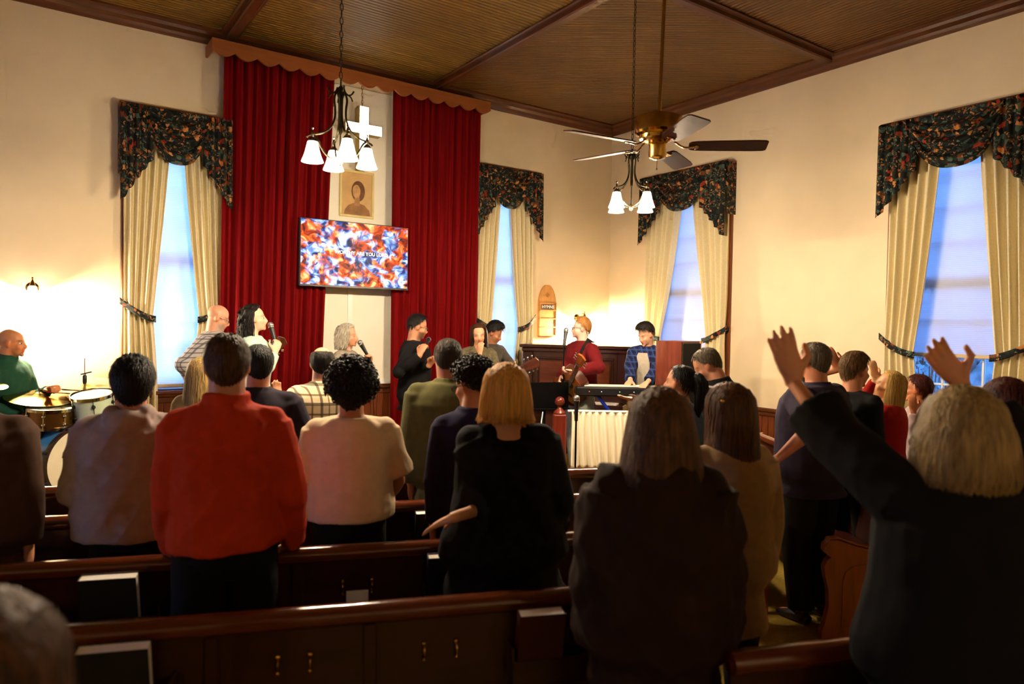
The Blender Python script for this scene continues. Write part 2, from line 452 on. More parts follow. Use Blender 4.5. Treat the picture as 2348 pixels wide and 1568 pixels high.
mb = MB(); mb.prism([(p[0], p[1]) for p in _cor], LX, RX, Matrix(((0,1,0,0),(-1,0,0,BY),(0,0,1,CZ),(0,0,0,1))))
struct('trim_1', mb, M_trimwood, 0)
mb = MB(); mb.prism([(-p[0], p[1]) for p in reversed(_cor)], FY, BY, Matrix.Translation((RX, 0, CZ)))
struct('trim_2', mb, M_trimwood_y, 0)
mb = MB(); mb.prism([(p[0], p[1]) for p in _cor], FY, BY, Matrix.Translation((LX, 0, CZ)))
struct('trim_3', mb, M_trimwood_y, 0)

# ---- windows, shades, drapes and valances
def glass_mat():
    m, N, L, B = _base('window_glass')
    tr = N.new('ShaderNodeBsdfTransparent'); gl = N.new('ShaderNodeBsdfGlossy'); gl.inputs['Roughness'].default_value = .03
    tr.inputs[0].default_value = (.92, .95, .98, 1)
    nz = N.new('ShaderNodeTexNoise'); nz.inputs['Scale'].default_value = 3; bp = N.new('ShaderNodeBump'); bp.inputs['Strength'].default_value = .03
    L.new(nz.outputs['Fac'], bp.inputs['Height']); L.new(bp.outputs[0], gl.inputs['Normal'])
    mx = N.new('ShaderNodeMixShader'); fr = N.new('ShaderNodeFresnel'); fr.inputs[0].default_value = 1.4
    L.new(fr.outputs[0], mx.inputs[0]); L.new(tr.outputs[0], mx.inputs[1]); L.new(gl.outputs[0], mx.inputs[2])
    L.new(mx.outputs[0], N['Material Output'].inputs[0]); return m
M_glass = glass_mat()
def shade_mat():
    m, N, L, B = _base('pleated_shade_fabric')
    tc = N.new('ShaderNodeTexCoord'); wv = N.new('ShaderNodeTexWave'); wv.bands_direction = 'Z'; wv.inputs['Scale'].default_value = 18
    L.new(tc.outputs['Object'], wv.inputs['Vector'])
    r = N.new('ShaderNodeValToRGB'); r.color_ramp.elements[0].color = (.86, .87, .90, 1); r.color_ramp.elements[1].color = (.93, .93, .95, 1)
    L.new(wv.outputs['Fac'], r.inputs[0])
    d = N.new('ShaderNodeBsdfDiffuse'); t = N.new('ShaderNodeBsdfTranslucent'); L.new(r.outputs[0], d.inputs[0]); L.new(r.outputs[0], t.inputs[0])
    bp = N.new('ShaderNodeBump'); bp.inputs['Strength'].default_value = .3; bp.inputs['Distance'].default_value = .004
    L.new(wv.outputs['Fac'], bp.inputs['Height']); L.new(bp.outputs[0], d.inputs['Normal'])
    mx = N.new('ShaderNodeMixShader'); mx.inputs[0].default_value = .6
    L.new(d.outputs[0], mx.inputs[1]); L.new(t.outputs[0], mx.inputs[2]); L.new(mx.outputs[0], N['Material Output'].inputs[0]); return m
M_shade = shade_mat()
M_shadebar = pmat('shade_bottom_bar', lin(214, 190, 150), rough=.5, var=.05)

def window(name, wall, c, hw):
    loc = (c, BY, 0) if wall == 'B' else ((RX, c, 0) if wall == 'R' else (LX, c, 0))
    rz = 0 if wall == 'B' else (-PI/2 if wall == 'R' else PI/2)
    o = thing(name, None, None, loc, rz); o['kind'] = 'structure'
    iw = hw-.07; SILL = SILLS[wall]
    fr = MB()
    fr.cbox(-hw-.03, -iw, -.025, .17, SILL, HEAD+.10, .006); fr.cbox(iw, hw+.03, -.025, .17, SILL, HEAD+.10, .006)
    fr.cbox(-iw, iw, -.025, .17, HEAD, HEAD+.10, .006)
    part('window_frame', fr, M_frame, o, 0)
    part('window_sill', MB().cbox(-hw-.07, hw+.07, -.07, .17, SILL-.035, SILL, .01), M_frame, o, 0)
    mid = (SILL+HEAD)/2
    for z0, z1, y in ((SILL, mid, .125), (mid, HEAD, .15)):
        sash = MB()
        sash.box(-iw, -iw+.045, y-.015, y+.02, z0, z1); sash.box(iw-.045, iw, y-.015, y+.02, z0, z1)
        sash.box(-iw+.045, iw-.045, y-.015, y+.02, z0, z0+.055); sash.box(-iw+.045, iw-.045, y-.015, y+.02, z1-.045, z1)
        s = part('sash', sash, M_whitetrim, o, 0)
        nx, nz = 3, 4
        gx = (2*iw-.09)/nx; gz = (z1-z0-.10)/nz
        for i in range(nx):
            for j in range(nz):
                x0 = -iw+.045+i*gx; zz = z0+.055+j*gz
                part('pane', MB().box(x0, x0+gx, y, y+.004, zz, zz+gz), M_glass, s, 0)
        for i in range(1, nx):
            part('muntin', MB().box(-iw+.045+i*gx-.009, -iw+.045+i*gx+.009, y-.012, y+.014, z0+.05, z1-.04), M_whitetrim, s, 0)
        for j in range(1, nz):
            zz = z0+.055+j*gz
            part('muntin', MB().box(-iw+.045, iw-.045, y-.011, y+.013, zz-.009, zz+.009), M_whitetrim, s, 0)
    return loc, rz

def shade(loc, rz, hw, zb, label):
    o = thing('roller_shade', label, 'window shade', loc, rz, 'pale shades in the four windows')
    iw = hw-.075
    part('shade_fabric', MB().box(-iw, iw, .025, .028, zb+.03, HEAD-.03), M_shade, o, 0)
    part('bottom_bar', MB().cbox(-iw, iw, .014, .038, zb, zb+.035, .006), M_shadebar, o, 0)
    part('roller', MB().tube([(-iw, .05, HEAD-.03), (iw, .05, HEAD-.03)], .02), M_shadebar, o)

def drape(loc, rz, hw, side, gt, gb, tie_z, label, zbot=.12, dep=-.075):
    """one tied-back curtain panel; side -1 left, +1 right; gt/gb half gaps at the top and at the tie"""
    o = thing('tied_back_curtain', label, 'curtain', loc, rz, 'beige tied-back curtains')
    ztop = 3.70; nf = 5.5; ph = random.random()*6
    def inner(z):
        if z >= tie_z:
            t = (ztop-z)/(ztop-tie_z); return gt + (gb-gt)*(t**1.25)
        t = min(1, (tie_z-z)/.9); return gb - .05*math.sin(t*PI/2)
    def fn(u, v):
        z = ztop + (zbot-ztop)*v
        a, b = inner(z), hw+.015
        pinch = math.exp(-((z-tie_z)/.35)**2)
        x = side*(a + (b-a)*u)
        amp = .034*(1-.45*pinch) + .006
        y = dep - amp*math.cos(2*PI*nf*u + ph + .5*math.sin(z*1.3)) - .012*math.sin(5*PI*u+z) - .02*pinch
        return (x, y, z)
    part('curtain_panel', MB().sheet(fn, 84, 46, -.003*side), M_drape, o, 180)
    x0, x1 = side*(gb-.02), side*(hw+.05)
    def tb(u, v):
        x = x0 + (x1-x0)*u
        z = tie_z - .03 + .17*(u**1.6) + (v-.5)*.062
        y = dep - .062 + .05*max(0, u-.6)/.4 - .02*math.sin(PI*min(1, u*1.2))
        return (x, y, z)
    part('tieback', MB().sheet(tb, 22, 4, -.006*side), M_floral, o, 180, label='dark floral tieback band')
    return o

def valance(loc, rz, hw, label):
    o = thing('floral_valance', label, 'valance', loc, rz, 'dark floral swag valances')
    zt = 3.77; e = hw+.06; yf = -.165
    part('valance_board', MB().cbox(-e, e, yf, -.0, zt, zt+.022, .004), M_frame, o, 0)
    part('valance_skirt', MB().sheet(lambda u, v: (-e+2*e*u, yf-.004-.004*math.sin(u*60), zt-.30*v), 60, 6, .004), M_floral, o, 180)
    for s in (-1, 1):
        part('valance_return', MB().cbox(min(s*e, s*(e-.006)), max(s*e, s*(e-.006)), yf, 0, zt-.62, zt, .002), M_floral, o, 0)
    sw = hw*.62
    def swag(u, v):
        x = (u*2-1)
        sag = (1-abs(x)**2.4)
        z = zt-.005 - v*(.20 + .30*sag) + .02*math.sin(v*PI)
        fold = .034*math.sin(v*PI*2*3.6 + 1.2*(1-sag)*3)
        y = yf - .045 - .04*math.sin(PI*min(1, v*1.05))*(.4+.6*sag) - fold*(.35+.65*sag)*min(1, v*4)
        return (x*sw*(1-.10*v*(1-sag)), y, z - .05*v*(1-sag))
    part('swag', MB().sheet(swag, 44, 60, .004), M_floral, o, 180)
    for s in (-1, 1):
        xi, xo = hw*.50, e
        def tail(u, v, s=s):
            k = 5; st = u*k; fl = math.floor(min(st, k-.001)); fr = st-fl
            zb = 3.28 - .44*((fl + (fr if fr < .35 else .35 + (fr-.35)*.25))/k)**1.1
            x = xi + (xo-xi)*u
            return (s*x, yf - .03 - .034*abs(math.sin(PI*k*u)) - .014*v, zt - .002 + (zb-zt)*v)
        part('tail', MB().sheet(tail, 40, 16, -.004*s), M_floral, o, 180)

desc = {'window_1': ('window beside the drum kit', 1.12), 'window_2': ('window left of the hymn board', 1.12),
        'window_3': ('window behind the keyboard player', 1.10), 'window_4': ('far right window', 1.555)}
tie = {'window_1': (.045, .205, 1.82), 'window_2': (.035, .205, 1.76), 'window_3': (.07, .37, 1.66), 'window_4': (.13, .33, 1.60)}
for nm, wl_, c, hw in WIN:
    loc, rz = window(nm, wl_, c, hw)
    d, zb = desc[nm]
    shade(loc, rz, hw, zb, 'pale pleated shade in the '+d)
    gt, gb, tz = tie[nm]
    drape(loc, rz, hw, -1, gt, gb, tz, 'left beige tied-back curtain of the '+d)
    drape(loc, rz, hw, 1, gt, gb, tz, 'right beige tied-back curtain of the '+d)
    valance(loc, rz, hw, 'dark floral swag valance over the '+d)
for k, (s_, c_) in enumerate((('L', 4.6),)):
    _l, _z = window('window_%d' % (5+k), s_, c_, .62)
    shade(_l, _z, .62, 2.2, 'pale shade of a side window outside the picture')

# ---- red curtains, scalloped pelmet, white panel behind them
def red_curtain(x0t, x1t, x0b, x1b, zb, label, seed):
    rnd = random.Random(seed); o = thing('red_curtain', label, 'curtain', (0, BY, 0), 0, 'red velvet curtains')
    nf = 13; ph = [rnd.random()*6.28 for _ in range(4)]
    def fn(u, v):
        z = 4.46 + (zb-4.46)*v
        x = (x0t + (x0b-x0t)*v) + ((x1t-x0t) + ((x1b-x0b)-(x1t-x0t))*v)*u
        y = -.20 - .024*math.cos(2*PI*nf*u + ph[0] + .6*math.sin(2.2*v+ph[1])) - .022*math.sin(2*PI*4.3*u+ph[2]+v) - .012*math.sin(2*PI*23*u+ph[3])*(1-.5*v)
        return (x, y, z)
    part('curtain_panel', MB().sheet(fn, 200, 24, .005), M_red, o, 180)
    part('curtain_rod', MB().tube([(min(x0t, x0b)-.02, -.19, 4.47), (x1t+.02, -.19, 4.47)], .014), M_brass, o)
red_curtain(1.60, 2.73, 1.56, 2.58, .25, 'wide red velvet curtain left of the white panel, behind the singers', 3)
red_curtain(3.44, 4.60, 3.44, 4.57, .25, 'red velvet curtain right of the white panel, beside the second window', 5)
o = thing('scalloped_pelmet', 'brown pelmet board with scalloped lower edge above the red curtains', 'pelmet', (0, BY, 0))
pts = [(1.47, 4.50), (4.66, 4.50)]; ns = 15; wv_ = (4.66-1.47)/ns
low = []
for i in range(ns):
    for k in range(7):
        a = k/7; low.append((4.66 - (i+a)*wv_, 4.395 - .05*math.sin(PI*a)))
low.append((1.47, 4.395))
part('pelmet_board', MB().prism(list(reversed([pts[0], pts[1]] + low)), -.315, -.285), wood('pelmet_brown_wood', lin(150, 84, 34), 'x', rough=.5, var=.12), o, 0)
for x in (1.47, 4.64):
    part('pelmet_return', MB().box(x, x+.02, -.285, -.012, 4.395, 4.50), wood('pelmet_side_wood', lin(140, 78, 32), 'x', rough=.5, var=.12), o, 0)
o = thing('white_wall_board', 'tall white wall board between the red curtains, behind the screen', 'wall board', (0, BY, 0))
part('board', MB().cbox(2.45, 3.56, -.03, 0, 1.12, 4.42, .004), M_panel, o, 0)
part('batten', MB().cbox(2.965, 3.02, -.042, -.03, 1.12, 2.6, .004), M_whitetrim, o, 0)
part('lower_trim', MB().cbox(2.45, 3.56, -.05, -.03, 1.08, 1.14, .006), M_whitetrim, o, 0)

# ---- outside the far right window: ground and bare shrubs in the dusk
struct('ground', MB().box(RX+.3, 40, -14, 20, -.6, -.5), pmat('snowy_dusk_ground', lin(90, 96, 100), rough=.95, var=.3, scale=2), 0)
M_shrub = pmat('grey_shrub_leaves', lin(96, 104, 104), rough=.9, var=.5, scale=6)
def shrub(x, y, r, h, seed, label):
    rnd = random.Random(seed); o = thing('shrub', label, 'shrub', (x, y, -.5), 0, 'shrubs outside the window')
    mb = MB(); lf = MB()
    for i in range(26):
        a = rnd.random()*6.28; t = rnd.random()
        tip = Vector((math.cos(a)*r*t, math.sin(a)*r*t, h*(.6+.4*rnd.random())))
        mb.tube([(0,0,0), tip*.5+Vector((rnd.uniform(-.1,.1), rnd.uniform(-.1,.1), .1)), tip], [.02, .012, .004], 5)
        for k in range(26):
            p = tip*(.35+.65*rnd.random()) + Vector((rnd.gauss(0,.14), rnd.gauss(0,.14), rnd.gauss(0,.14)))
            d = Vector((rnd.gauss(0,1), rnd.gauss(0,1), rnd.gauss(0,1))).normalized()*.045; e = d.orthogonal()*.6
            lf.add([p-d, p+e, p+d, p-e], [(0,1,2,3)])
    part('stems', mb, M_frame, o); f = part('foliage', lf, M_shrub, o, 0); f['kind'] = 'stuff'
shrub(9.4, 2.6, .7, 2.3, 1, 'grey shrub outside the far right window, left one')
shrub(9.9, 4.5, .8, 2.6, 2, 'taller grey shrub outside the far right window')
_hd = thing('hedge', 'dark hedge far behind the shrubs outside', 'hedge', (13.5, 3.5, -.5))
def _hf(u, v):
    a = -PI/2 + PI*v; x = -.9*math.cos(a); z = 3.1*(math.sin(a)*.5+.5); y = -9+18*u
    k = .35*mnoise.noise(Vector((y*1.3, z*1.6, 2))) + .2*mnoise.noise(Vector((y*4, z*4, 5)))
    return (x-k*math.cos(a), y, z+k*max(0, math.sin(a)))
part('hedge_body', MB().sheet(_hf, 160, 24, .3), M_shrub, _hd, 180)
# ================================================================== LIGHT FITTINGS AND THINGS ON THE WALLS
M_lamp = emission('lit_frosted_glass', (1.0, .88, .66), 5.0)
M_bulbcap = M_nickel
def smooth_path(pts, n=6):
    """Catmull-Rom through points"""
    P = [Vector(p) for p in pts]; out = []
    for i in range(len(P)-1):
        a, b, c, d = P[max(i-1, 0)], P[i], P[i+1], P[min(i+2, len(P)-1)]
        for k in range(n):
            t = k/n
            out.append(.5*((2*b) + (c-a)*t + (2*a-5*b+4*c-d)*t*t + (3*b-a-3*c+d)*t**3))
    out.append(P[-1]); return out
SHADE_PROF = [(.022, .0), (.030, -.004), (.036, -.03), (.043, -.06), (.052, -.09), (.062, -.115), (.066, -.125), (.063, -.125), (.049, -.09), (.040, -.06), (.033, -.03), (.026, -.008)]
def lamp_light(name, parent, loc, power, col=(1.0, .79, .53), rad=.03):
    ld = bpy.data.lights.new(name, 'POINT'); ld.energy = power; ld.color = col; ld.shadow_soft_size = rad
    lo = bpy.data.objects.new(name, ld); COL.objects.link(lo); lo.parent = parent; lo.location = loc
    return lo
def chandelier(loc, rz, label, dim=1.):
    o = thing('chandelier', label, 'chandelier', loc, rz, 'four-light chandeliers')
    st = MB(); st.lathe([(.004, .0), (.012, .01), (.006, .03), (.005, .10), (.005, .16), (.010, .17), (.012, .2), (.012, .38), (.02, .39), (.024, .41), (.018, .45), (.008, .46), (.004, .47)], 12)
    part('stem', st, M_bronze, o)
    part('finial', MB().lathe([(.002, -.035), (.012, -.025), (.016, -.01), (.008, .002), (.003, .01)], 12), M_nickel, o)
    ch = MB(); zz = .47
    top = CZ-.075-loc[2]
    n = int((top-.47)/.042)
    for i in range(n):
        c = Vector((0, 0, .485+i*.042)); ring = []
        for k in range(9):
            a = 2*PI*k/8; q = Vector((math.cos(a)*.010, 0, math.sin(a)*.025))
            ring.append(c + (q if i % 2 else Vector((0, q.x, q.z))))
        ch.tube(ring, .0028, 5, cap=False)
    part('chain', ch, M_bronze, o)
    part('canopy', MB().lathe([(.01, top-.05), (.03, top-.04), (.055, top-.015), (.06, top)], 16), M_bronze, o)
    for k in range(4):
        Mz = Matrix.Rotation(PI/2*k, 4, 'Z')
        g = lambda L: [Mz @ Vector((r, 0, z)) for r, z in L]
        arm = MB()
        arm.tube(smooth_path(g([(.018, .435), (.034, .405), (.040, .37), (.034, .32), (.036, .26), (.060, .20), (.105, .16), (.165, .140), (.195, .128), (.205, .118)])), .0065, 8)
        arm.tube(smooth_path(g([(.020, .45), (.030, .425), (.050, .412), (.070, .422), (.082, .442)])), .0055, 8)
        arm.tube(smooth_path(g([(.050, .412), (.066, .398), (.074, .378)])), .0045, 8)
        arm.tube(smooth_path(g([(.165, .140), (.140, .115), (.118, .07), (.085, .025), (.04, .002), (.008, .006)])), .006, 8)
        a = part('arm', arm, M_bronze, o)
        hd = MB(); hd.lathe([(.004, .185), (.009, .178), (.004, .168), (.008, .155), (.012, .14), (.008, .125), (.020, .112), (.027, .100), (.026, .092)], 12, Matrix.Translation(Mz @ Vector((.17, 0, 0))))
        part('shade_holder', hd, M_nickel, o)
        sh = MB(); sh.lathe(SHADE_PROF, 24, Matrix.Translation(Mz @ Vector((.17, 0, .098))), cap=False)
        part('glass_shade', sh, M_lamp, o, 180, label='lit frosted glass bell shade')
        lamp_light('lamp_bulb', o, Mz @ Vector((.17, 0, -.045)), CHANDELIER_W/4*dim)
    return o
chandelier((1.61, 4.20, 2.80), R(-21+14), 'four-light bronze chandelier with lit bell shades in front of the cross')
chandelier((4.08, 4.15, 2.78), R(-45+47), 'smaller-looking four-light bronze chandelier below the ceiling fan')

chandelier((1.68, -3.05, 2.78), R(20), 'unseen four-light bronze chandelier added behind the camera as dim fill', .13)  # added out of view as weak rear fill on the backs of the congregation

def sconce(loc, label):
    o = thing('wall_sconce', label, 'wall lamp', loc, 0, 'lit sconces on the back wall')
    part('back_plate', MB().lathe([(.0, -.0), (.045, 0), (.05, .006), (.04, .016), (.02, .022), (0, .024)], 20, Matrix.Rotation(PI/2, 4, 'X') @ Matrix.Translation((0, 0, 0))), M_brass, o)
    part('arm', MB().tube(smooth_path([(0, -.02, 0), (0, -.07, .02), (0, -.12, .06), (0, -.16, .05), (0, -.165, .02)]), .006, 8), M_brass, o)
    part('finial', MB().lathe([(.003, .09), (.009, .08), (.004, .07), (.012, .05), (.02, .03), (.026, .012)], 14, Matrix.Translation((0, -.165, 0))), M_brass, o)
    sh = MB(); sh.lathe(SHADE_PROF, 24, Matrix.Translation((0, -.165, .01)), cap=False)
    part('glass_shade', sh, M_lamp, o, 180, label='lit frosted glass shade')
    lamp_light('lamp_bulb', o, (0, -.165, -.135), SCONCE_W)
sconce((.05, BY, 2.05), 'lit wall sconce above the drummer, left of the first window')
sconce((6.36, BY, 1.90), 'lit wall sconce behind the guitarist, right of the hymn board')

# ---- ceiling fan
def ceiling_fan():
    o = thing('ceiling_fan', 'brass ceiling fan with five dark wooden blades', 'ceiling fan', (3.27, 3.10, 2.936))
    o.rotation_euler = (R(1.4), R(.4), 0)
    top = CZ-2.936
    part('down_rod', MB().tube([(0, 0, .19), (0, 0, top-.02)], .012, 12), M_brass, o)
    part('canopy', MB().lathe([(.02, top-.09), (.05, top-.08), (.07, top-.03), (.072, top-.01)], 20), M_brass, o)
    part('motor_housing', MB().lathe([(.02, .205), (.045, .20), (.05, .185), (.13, .182), (.145, .174), (.148, .162), (.148, .085), (.140, .07), (.12, .06), (.115, .04), (.07, .025)], 40), M_brass, o, 25)
    part('switch_housing', MB().lathe([(.06, .025), (.062, .01), (.055, 0), (.056, -.06), (.05, -.075), (.02, -.085), (0, -.086)], 24), M_brass, o)
    part('pull_chain', MB().tube([(.03, .03, -.08), (.03, .03, -.13)], .002, 6).ball((.03, .03, -.135), .006, 8, 6), M_brass, o)
    M_bl = wood('fan_blade_dark_wood', lin(58, 26, 16), 'x', rough=.5, var=.25, coat=.0)
    M_bl.node_tree.nodes['Principled BSDF'].inputs['Specular IOR Level'].default_value = .08
    for k in range(5):
        a = R(171.2-72*k); Mz = Matrix.Rotation(a, 4, 'Z') @ Matrix.Rotation(R(-12), 4, 'X')
        ol = []
        for (x, w) in ((.19, .035), (.205, .052), (.24, .060), (.40, .066), (.58, .070), (.645, .066), (.66, .052)): ol.append((x, w))
        poly = ol + [(x, -w) for x, w in reversed(ol)]
        mb = MB(); kk = len(poly)
        mb.add([Mz @ Vector((x, y, .004)) for x, y in poly] + [Mz @ Vector((x, y, -.004)) for x, y in poly],
               [tuple(reversed(range(kk))), tuple(range(kk, 2*kk))] + [(i, (i+1) % kk, (i+1) % kk+kk, i+kk) for i in range(kk)])
        b = part('blade', mb, M_bl, o, 0)
        ir = MB(); ir.tube(smooth_path([Mz @ Vector(p) for p in ((.10, 0, .03), (.14, 0, .0), (.17, 0, -.012), (.21, 0, -.008), (.25, .0, -.007))]), [(.012, .005)]*25, 8, ref=Mz.to_3x3() @ Vector((0,1,0)))
        for y in (-.02, .02): ir.ball(Mz @ Vector((.235, y, -.008)), .007, 8, 6)
        part('blade_iron', ir, M_brass, b)
ceiling_fan()

# ---- television with a worship slide
def screen_mat():
    m, N, L, B = _base('television_picture')
    tc = N.new('ShaderNodeTexCoord')
    def nz(sc, off, det=4, dis=1.2):
        mp = N.new('ShaderNodeMapping'); mp.inputs['Location'].default_value = off; mp.inputs['Scale'].default_value = (1, 1, 1.15); L.new(tc.outputs['Object'], mp.inputs[0])
        n = N.new('ShaderNodeTexNoise'); n.inputs['Scale'].default_value = sc; n.inputs['Detail'].default_value = det; n.inputs['Distortion'].default_value = dis
        L.new(mp.outputs[0], n.inputs['Vector']); return n.outputs['Fac']
    def ramp(f, es):
        r = N.new('ShaderNodeValToRGB'); e = r.color_ramp.elements
        e[0].position, e[0].color = es[0][0], (*es[0][1], 1); e[1].position, e[1].color = es[1][0], (*es[1][1], 1)
        for p, c in es[2:]:
            k = e.new(p); k.color = (*c, 1)
        L.new(f, r.inputs[0]); return r.outputs[0]
    cool = ramp(nz(7.5, (3, 0, 1)), [(.34, lin(10, 12, 40)), (.44, lin(30, 50, 120)), (.52, lin(120, 160, 235)), (.60, lin(240, 244, 255))])
    warm = ramp(nz(9, (7, 0, 4)), [(.32, lin(30, 4, 16)), (.44, lin(150, 36, 8)), (.54, lin(236, 92, 20)), (.66, lin(255, 200, 130))])
    k = ramp(nz(5.5, (1, 0, 9), 3, .6), [(.46, (0, 0, 0)), (.54, (1, 1, 1))])
    mx = N.new('ShaderNodeMix'); mx.data_type = 'RGBA'; L.new(k, mx.inputs[0]); L.new(cool, mx.inputs[6]); L.new(warm, mx.inputs[7])
    B.inputs['Base Color'].default_value = (.01, .01, .01, 1); B.inputs['Roughness'].default_value = .35; B.inputs['Specular IOR Level'].default_value = .12
    L.new(mx.outputs[2], B.inputs['Emission Color']); B.inputs['Emission Strength'].default_value = .34
    return m
def text_mesh(body, size, ext=.001, align='CENTER', shear=0, space=1.0):
    cu = bpy.data.curves.new('lettering', 'FONT'); cu.body = body; cu.size = size; cu.extrude = ext; cu.align_x = align; cu.align_y = 'CENTER'
    cu.shear = shear; cu.space_character = space; cu.resolution_u = 3
    ob = bpy.data.objects.new('lettering_tmp', cu); COL.objects.link(ob)
    dg = bpy.context.evaluated_depsgraph_get(); me = bpy.data.meshes.new_from_object(ob.evaluated_get(dg))
    bpy.data.objects.remove(ob); bpy.data.curves.remove(cu); return me
def lettering(name, body, size, mat, parent, loc, rot, **kw):
    me = text_mesh(body, size, **kw); me.materials.clear(); me.materials.append(mat)
    o = link(name, me, parent, loc, rot); return o
o = thing('television', 'wide flat television showing a worship slide on the wall board', 'television', (2.94, 7.16, 2.515))
part('casing', MB().cbox(-.62, .62, .0, .05, -.355, .355, .006), M_black, o, 0)
part('back_housing', MB().cbox(-.35, .35, .05, .10, -.25, .2, .02), M_black, o, 0)
part('wall_mount', MB().box(-.16, .16, .10, .30, -.12, .12), M_blackm, o, 0)
part('screen', MB().box(-.609, .609, -.003, 0, -.335, .346), screen_mat(), o, 0)
part('lower_bezel', MB().cbox(-.62, .62, -.006, .0, -.355, -.335, .002), pmat('grey_bezel', lin(70, 66, 66), rough=.3, metal=.5), o, 0)
_t = lettering('slide_lettering', 'WORTHY ARE YOU LORD', .052, emission('white_slide_text', (1, 1, 1), .8), o, (.06, -.005, .02), (PI/2, 0, 0))

# ---- illuminated cross hanging on chains
o = thing('illuminated_cross', 'white illuminated cross hanging above the framed portrait', 'cross', (3.07, 7.36, 3.83))
M_crossbox = pmat('gold_painted_box', lin(176, 150, 72), rough=.5, var=.06)
cx = MB(); a, b_, w, dd = .345, .215, .052, .06
poly = [(-w, -a), (w, -a), (w, .10-w), (b_, .10-w), (b_, .10+w), (w, .10+w), (w, a), (-w, a), (-w, .10+w), (-b_, .10+w), (-b_, .10-w), (-w, .10-w)]
part('light_box', MB().prism(poly, -dd, dd), M_crossbox, o, 0)
part('front_face', MB().prism([(x*.97, z*.985) for x, z in poly], -dd-.004, -dd), emission('lit_white_acrylic', (1, .97, .90), 2.5), o, 0, label='glowing white front face')
chn = MB()
for i in range(7):
    c = Vector((-.0, 0, a+.02+i*.04)); chn.tube([c + (Vector((math.cos(t)*.009, 0, math.sin(t)*.024)) if i % 2 else Vector((0, math.cos(t)*.009, math.sin(t)*.024))) for t in [2*PI*k/8 for k in range(9)]], .0028, 5, cap=False)
part('chain', chn, M_brass, o)
# ---- framed sepia portrait (plain generic bust)
o = thing('framed_portrait', 'sepia portrait in a pale gilt frame above the television', 'picture', (3.06, BY-.03, 3.23))
fw_, fh_ = .205, .262
fr = MB()
for (x0, x1, z0, z1) in ((-fw_, fw_, fh_-.028, fh_), (-fw_, fw_, -fh_, -fh_+.028), (-fw_, -fw_+.028, -fh_+.028, fh_-.028), (fw_-.028, fw_, -fh_+.028, fh_-.028)):
    fr.cbox(x0, x1, -.022, -.001, z0, z1, .006)
part('frame', fr, pmat('pale_gilt', lin(226, 206, 140), rough=.4, var=.08), o, 0)
part('print', MB().box(-.18, .18, -.008, -.002, -.236, .236), pmat('sepia_paper', lin(206, 168, 112), rough=.7, var=.14, scale=6), o, 0)
el = lambda cx_, cz_, rx, rz, y: MB().prism([(cx_+rx*math.cos(2*PI*k/24), cz_+rz*math.sin(2*PI*k/24)) for k in range(24)], y-.001, y)
part('printed_shoulders', MB().prism([(-.15, -.234), (.16, -.234), (.15, -.17), (.09, -.115), (.03, -.10), (-.04, -.10), (-.10, -.13), (-.14, -.18)], -.0095, -.0085), pmat('sepia_robe', lin(150, 104, 58), var=.25, scale=12), o, 0)
part('printed_hair', el(.015, .035, .080, .115, -.0105), pmat('sepia_hair', lin(104, 64, 34), var=.35, scale=20), o, 0)
part('printed_neck', MB().prism([(-.03, -.13), (.035, -.13), (.03, -.02), (-.025, -.02)], -.0118, -.0108), pmat('sepia_neck', lin(170, 122, 74), var=.2, scale=14), o, 0)
part('printed_face', el(-.006, .030, .046, .075, -.0125), pmat('sepia_face', lin(196, 150, 98), var=.25, scale=18), o, 0)

# ---- hymn board
o = thing('hymn_board', 'pointed-arch oak hymn board with a HYMNS header', 'hymn board', (5.81, BY-.005, 1.64))
M_oak = wood('light_oak', lin(206, 148, 74), 'z', rough=.45, var=.15); M_oakd = wood('oak_rail', lin(186, 126, 58), 'x', rough=.45, var=.15)
hw_ = .148; arch = [(-hw_, 0), (hw_, 0), (hw_, .44)]
for k in range(1, 8): t = k/8; arch.append((hw_*(1-t**1.7), .44+.26*math.sin(t*PI/2)))
arch.append((0, .70))
for k in range(7, 0, -1): t = k/8; arch.append((-hw_*(1-t**1.7), .44+.26*math.sin(t*PI/2)))
arch.append((-hw_, .44))
part('board', MB().prism(arch, -.03, 0), M_oak, o, 0)
for z in (.0, .115, .23, .345, .44): part('slat_rail', MB().cbox(-hw_, hw_, -.042, -.03, z, z+.018, .003), M_oakd, o, 0)
for x in (-hw_, hw_-.014): part('side_rail', MB().cbox(x, x+.014, -.042, -.03, 0, .46, .003), M_oakd, o, 0)
pl = part('header_plate', MB().cbox(-.10, .10, -.040, -.03, .365, .432, .003), pmat('dark_header_plate', lin(70, 44, 26), var=.1), o, 0)
lettering('header_lettering', 'HYMNS', .062, M_paper, pl, (0, -.042, .398), (PI/2, 0, 0))
orn = MB(); orn.tube([(math.cos(t)*.026, -.034, .56+math.sin(t)*.026) for t in [2*PI*k/16 for k in range(17)]], .004, 6, cap=False)
for k in range(4): orn.tube([(0, -.034, .56), (math.cos(k*PI/2)*.042, -.034, .56+math.sin(k*PI/2)*.042)], [.006, .002], 6)
part('carved_ornament', orn, M_oakd, o)
